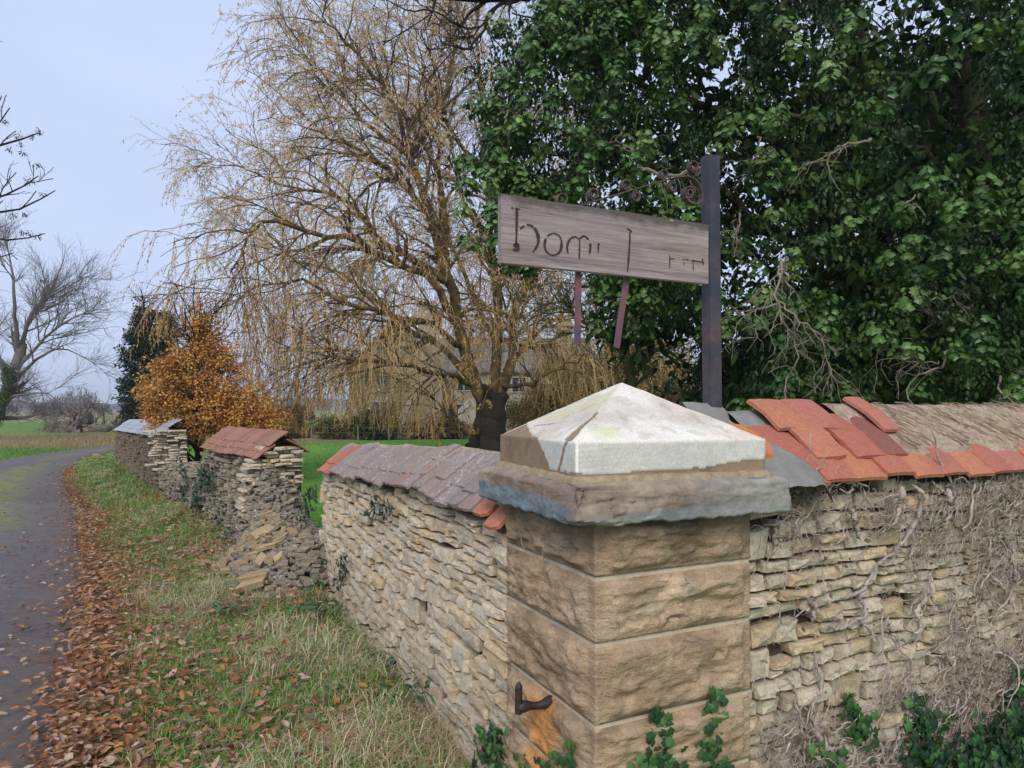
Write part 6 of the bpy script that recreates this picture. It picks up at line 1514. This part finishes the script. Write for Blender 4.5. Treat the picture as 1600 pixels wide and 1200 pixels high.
tag(obj('fallen_leaves', mesh('fallen_leaves', V, Fs, C), M_aut), 'brown fallen leaves drifted along the edge of the lane and over the verge', 'leaves', kind='stuff')
# grass
BL = np.array([(0,-.5,0),(0,.5,0),(.35,.42,.13),(.35,-.42,.13),(.72,.28,.11),(.72,-.28,.11),(1,0,-.10)]); BF = [np.array([(0,3,2,1),(3,5,4,2)]), np.array([(5,6,4)])]
def grass(x, y, h, wd_, col, lean, seed, flat=.0):
    r = np.random.default_rng(seed); n = len(x); a = r.uniform(0, 2*PI, n); o = np.c_[np.cos(a), np.sin(a)]*lean[:, None]
    ax = norm(np.c_[o, np.ones(n)]); nr = norm(np.c_[-o, lean+.2]*1.0+r.normal(size=(n, 3))*.15); z = gh(x, y)-.005
    return scatter(BL, BF, np.c_[x, y, z], ax, nr, np.c_[h, wd_, h*(.6+lean)*1.2], col)
def tufts(nt_, per, ylo, yhi, seed, hs=(.045, .115), kind='verge'):
    x, y, t, wd = verge_points(nt_, ylo, yhi, seed=seed); r = np.random.default_rng(seed+1); dr = t*wd
    n1 = fbm(P3(x*.8, y*.8), 3, 12); n0 = fbm(P3(x*.35, y*.35), 4, 21); n2 = fbm(P3(x*1.3, y*1.3), 4, 31)
    pr = sstep(.15, .75, dr)*(1-.75*sstep(.05, .35, n1))+.06
    k = r.random(nt_) < pr; x, y, dr, n0, n2 = x[k], y[k], dr[k], n0[k], n2[k]
    straw = sstep(-.15, .35, n2*-1+n0*.45-.40*sstep(6, 10, y)+.05*sstep(1.2, 2.0, dr)-.20)
    i = np.repeat(np.arange(len(x)), per); X_ = x[i]+r.normal(size=len(i))*.030; Y_ = y[i]+r.normal(size=len(i))*.030
    isS = r.random(len(i)) < straw[i]*.85+.10
    hh_ = r.uniform(*hs, len(i))*np.where(isS, 1.3, 1)*(1+.5*fbm(P3(X_*2, Y_*2), 2, 9)); ln = np.abs(r.normal(size=len(i)))*np.where(isS, 1.5, .9)+np.where(isS, .8, .3)
    g_ = np.array([(.20, .38, .07), (.27, .47, .10), (.14, .30, .06), (.34, .46, .13)])[r.integers(0, 4, len(i))]; s_ = np.array([(.74, .61, .38), (.82, .72, .50), (.60, .46, .27), (.66, .44, .26)])[r.integers(0, 4, len(i))]
    c = np.where(isS[:, None], s_, g_)*r.uniform(.75, 1.2, (len(i), 1)); w_ = np.where(isS, .0034, .0062)*r.uniform(.7, 1.3, len(i))*np.maximum(1, Y_/6)
    return grass(X_, Y_, hh_, w_, c, ln, seed+2)
b = MB(); V, Fs, C = tufts(6600, 15, 2.3, 9, 310); b.add(V, Fs, C); V, Fs, C = tufts(3200, 12, 8, 22, 320, (.07, .15)); b.add(V, Fs, C)
r = np.random.default_rng(340); x, y, t, wd = verge_points(2000, 2.4, 10, seed=341); k = (t*wd > .45) & (fbm(P3(x*1.6, y*1.6), 3, 61) > .10); x, y = x[k], y[k]
i = np.repeat(np.arange(len(x)), 13); X_ = x[i]+r.normal(size=len(i))*.022; Y_ = y[i]+r.normal(size=len(i))*.022; pal = r.random(len(i)) < np.repeat(r.choice([.2, .5, .9], len(x)), 13)
c = np.where(pal[:, None], np.array([.80, .70, .46]), np.array([.27, .42, .10]))*r.uniform(.65, 1.2, (len(i), 1)); V, Fs, C = grass(X_, Y_, r.uniform(.10, .24, len(i)), r.uniform(.003, .006, len(i)), c, np.abs(r.normal(size=len(i)))*.9+.5, 342); b.add(V, Fs, C)
tag(obj('verge_grass', b.mesh('verge_grass'), M_grass), 'mixed green and straw coloured grass on the verge beside the wall', 'grass', kind='stuff')
# grass beyond the lane and lawn edge behind the gap
r = np.random.default_rng(330); n = 16000; y = r.uniform(17, 46, n); xl_ = np.interp(y, LE3[:, 1], LE3[:, 0]); x = xl_-r.exponential(4., n)-.05; k_ = y+x*.12
c = np.where(((k_ > 25) & (k_ < 41))[:, None], np.array([.42, .33, .17]), np.array([.16, .32, .07]))*r.uniform(.7, 1.25, (n, 1))
b = MB(); V, Fs, C = grass(x, y, r.uniform(.06, .22, n)*np.where((k_ > 25) & (k_ < 41), 1.2, .7), np.full(n, .018), c, np.abs(r.normal(size=n))*.5, 331); b.add(V, Fs, C)
n = 16000; x = r.uniform(-16, 3, n); y = r.uniform(6, 34, n); k = (dist_poly(x, y, Wx) > .7); x, y = x[k], y[k]; n = len(x)
V, Fs, C = grass(x, y, r.uniform(.05, .12, n), np.full(n, .012), np.array([(.15, .34, .06)])*r.uniform(.7, 1.3, (n, 1)), np.abs(r.normal(size=n))*.6, 333); b.add(V, Fs, C)
tag(obj('field_grass', b.mesh('field_grass'), M_grass), 'green lawn and rough tawny field grass beyond the wall and lane', 'grass', kind='stuff')
# weeds
def weed(label, u, v, n, spread, h, size, cols, seed, tmpl=(OVAL_V, OVAL_F)):
    q3 = px(u, v, CAMZ*F/(v-640)); z0 = float(gh(q3[0], q3[1])); r = np.random.default_rng(seed); T = thing('weed', label, 'weed', (q3[0], q3[1], z0))
    s_ = np.c_[r.normal(size=(14, 2))*spread*.3, np.zeros(14)]+np.array([q3[0], q3[1], z0]); B_ = grow(s_, np.c_[r.normal(size=(14, 2))*.4, np.ones(14)], r.uniform(.5, 1.1, 14)*h, 7, .02, .15, r)
    b = MB(); tubemesh(b, B_, np.full(B_.shape[:2], .002), 3); obj('stem', b.mesh('stem'), M_bark, T, kind='stuff')
    i = r.integers(0, 14, n); j = r.integers(2, 7, n); P_ = B_[i, j]+r.normal(size=(n, 3))*spread*.22; P_[:, 2] = np.maximum(P_[:, 2], z0+.02); c = np.array(cols)[r.integers(0, len(cols), n)]*r.uniform(.8, 1.25, (n, 1))
    a = r.uniform(0, 2*PI, n); V, Fs, C = scatter(tmpl[0], tmpl[1], P_, np.c_[np.cos(a), np.sin(a), r.normal(size=n)*.3-.15], np.array([0, 0, 1.])+r.normal(size=(n, 3))*.3, r.uniform(*size, n), c)
    obj('leaves', mesh('leaves', V, Fs, C), M_ivyn, T, kind='stuff'); fix_parent(T)
WG = [(.06, .16, .05), (.045, .12, .045), (.08, .20, .06)]
weed('bright nettle patch at the wall foot below the rubble end', 490, 1000, 90, .30, .18, (.04, .08), WG, 401)
weed('pale green leafy weed in front of the nettle patch', 535, 1045, 60, .22, .15, (.04, .07), WG, 402)
weed('tall tangled weed against the middle of the long wall', 632, 1078, 110, .26, .34, (.035, .07), IVG+IVD, 403, (IVY_V, IVY_F))
weed('thin sapling with few leaves against the wall near the pier', 690, 1160, 26, .12, .50, (.03, .055), WG, 404)
weed('low bramble sprawl in the grass at the bottom of the verge', 640, 1150, 70, .3, .16, (.04, .06), IVD+WG, 405)
weed('dark green tuft by the fallen slabs', 360, 985, 50, .25, .14, (.05, .08), WG, 406)
weed('nettles growing against the ruined wall below the tiles', 372, 870, 90, .35, .35, (.04, .08), IVD+WG, 407)
r = np.random.default_rng(410)    # wiry dead stalks leaning over the verge
n = 520; x, y, t, wd = verge_points(n, 2.4, 8, seed=411); k = t*wd > .6; x, y = x[k], y[k]; n = len(x); P = grow(np.c_[x, y, gh(x, y)], np.c_[r.normal(size=(n, 2))*.8, np.ones(n)], r.uniform(.15, .5, n), 8, .12, .10, r); b = MB(); tubemesh(b, P, taper(np.full(n, .0018), np.full(n, .0008), 8), 3)
tag(obj('dead_stalks', b.mesh('dead_stalks'), M_deadtw), 'wiry dead stalks bent over the verge', 'stalks', kind='stuff')
# ivy and creeper over the rubble and ruined wall
r = np.random.default_rng(420); b = MB()
for (a0, a1, nn) in ((W[1], W[2], 260), (W[2], W[3], 420), (W[3], W[4], 160)):
    e = norm(a1-a0); nn_ = np.array([-e[1], e[0]]); L_ = np.linalg.norm(a1-a0); cl = r.integers(6, 10); cx_ = r.uniform(0, L_, cl); cz_ = r.uniform(.1, .85, cl); i = r.integers(0, cl, nn)
    a_ = cx_[i]+r.normal(size=nn)*.12; z_ = np.clip(cz_[i]+r.normal(size=nn)*.12, .03, 1.0); P_ = np.c_[a0[0]+e[0]*a_+nn_[0]*(.07+.12*np.clip(.5-z_, 0, 1)), a0[1]+e[1]*a_+nn_[1]*(.07+.12*np.clip(.5-z_, 0, 1)), z_]
    if a0 is W[1] or np.allclose(a0, W[1]): P_[:, 2] = [float(heap(p_[:2][None])[0])+.05 for p_ in P_]
    c = np.array(IVD)[r.integers(0, 3, nn)]*r.uniform(.8, 1.5, (nn, 1)); V, Fs, C = scatter(IVY_V, IVY_F, P_, r.normal(size=(nn, 3))+np.array([0, 0, -1]), np.array([nn_[0], nn_[1], .2])+r.normal(size=(nn, 3))*.4, r.uniform(.03, .06, nn), c); b.add(V, Fs, C)
tag(obj('creeper', b.mesh('creeper'), M_ivyn), 'sparse dark creeper on the rubble and the ruined wall', 'creeper', kind='stuff')

# ================================================================== haze
b = MB(); b.box((-1150, -80, -2.2), (1150, 1560, 30)); hz_o = obj('haze', b.mesh('haze', col=False), None, kind='stuff')
N = NM('haze'); pv = N.n('ShaderNodeVolumePrincipled'); pv.inputs['Color'].default_value = (.94, .965, 1, 1); pv.inputs['Density'].default_value = .0008; pv.inputs['Anisotropy'].default_value = .2
N.l(pv.outputs[0], N.out.inputs['Volume']); hz_o.data.materials.append(N.m)
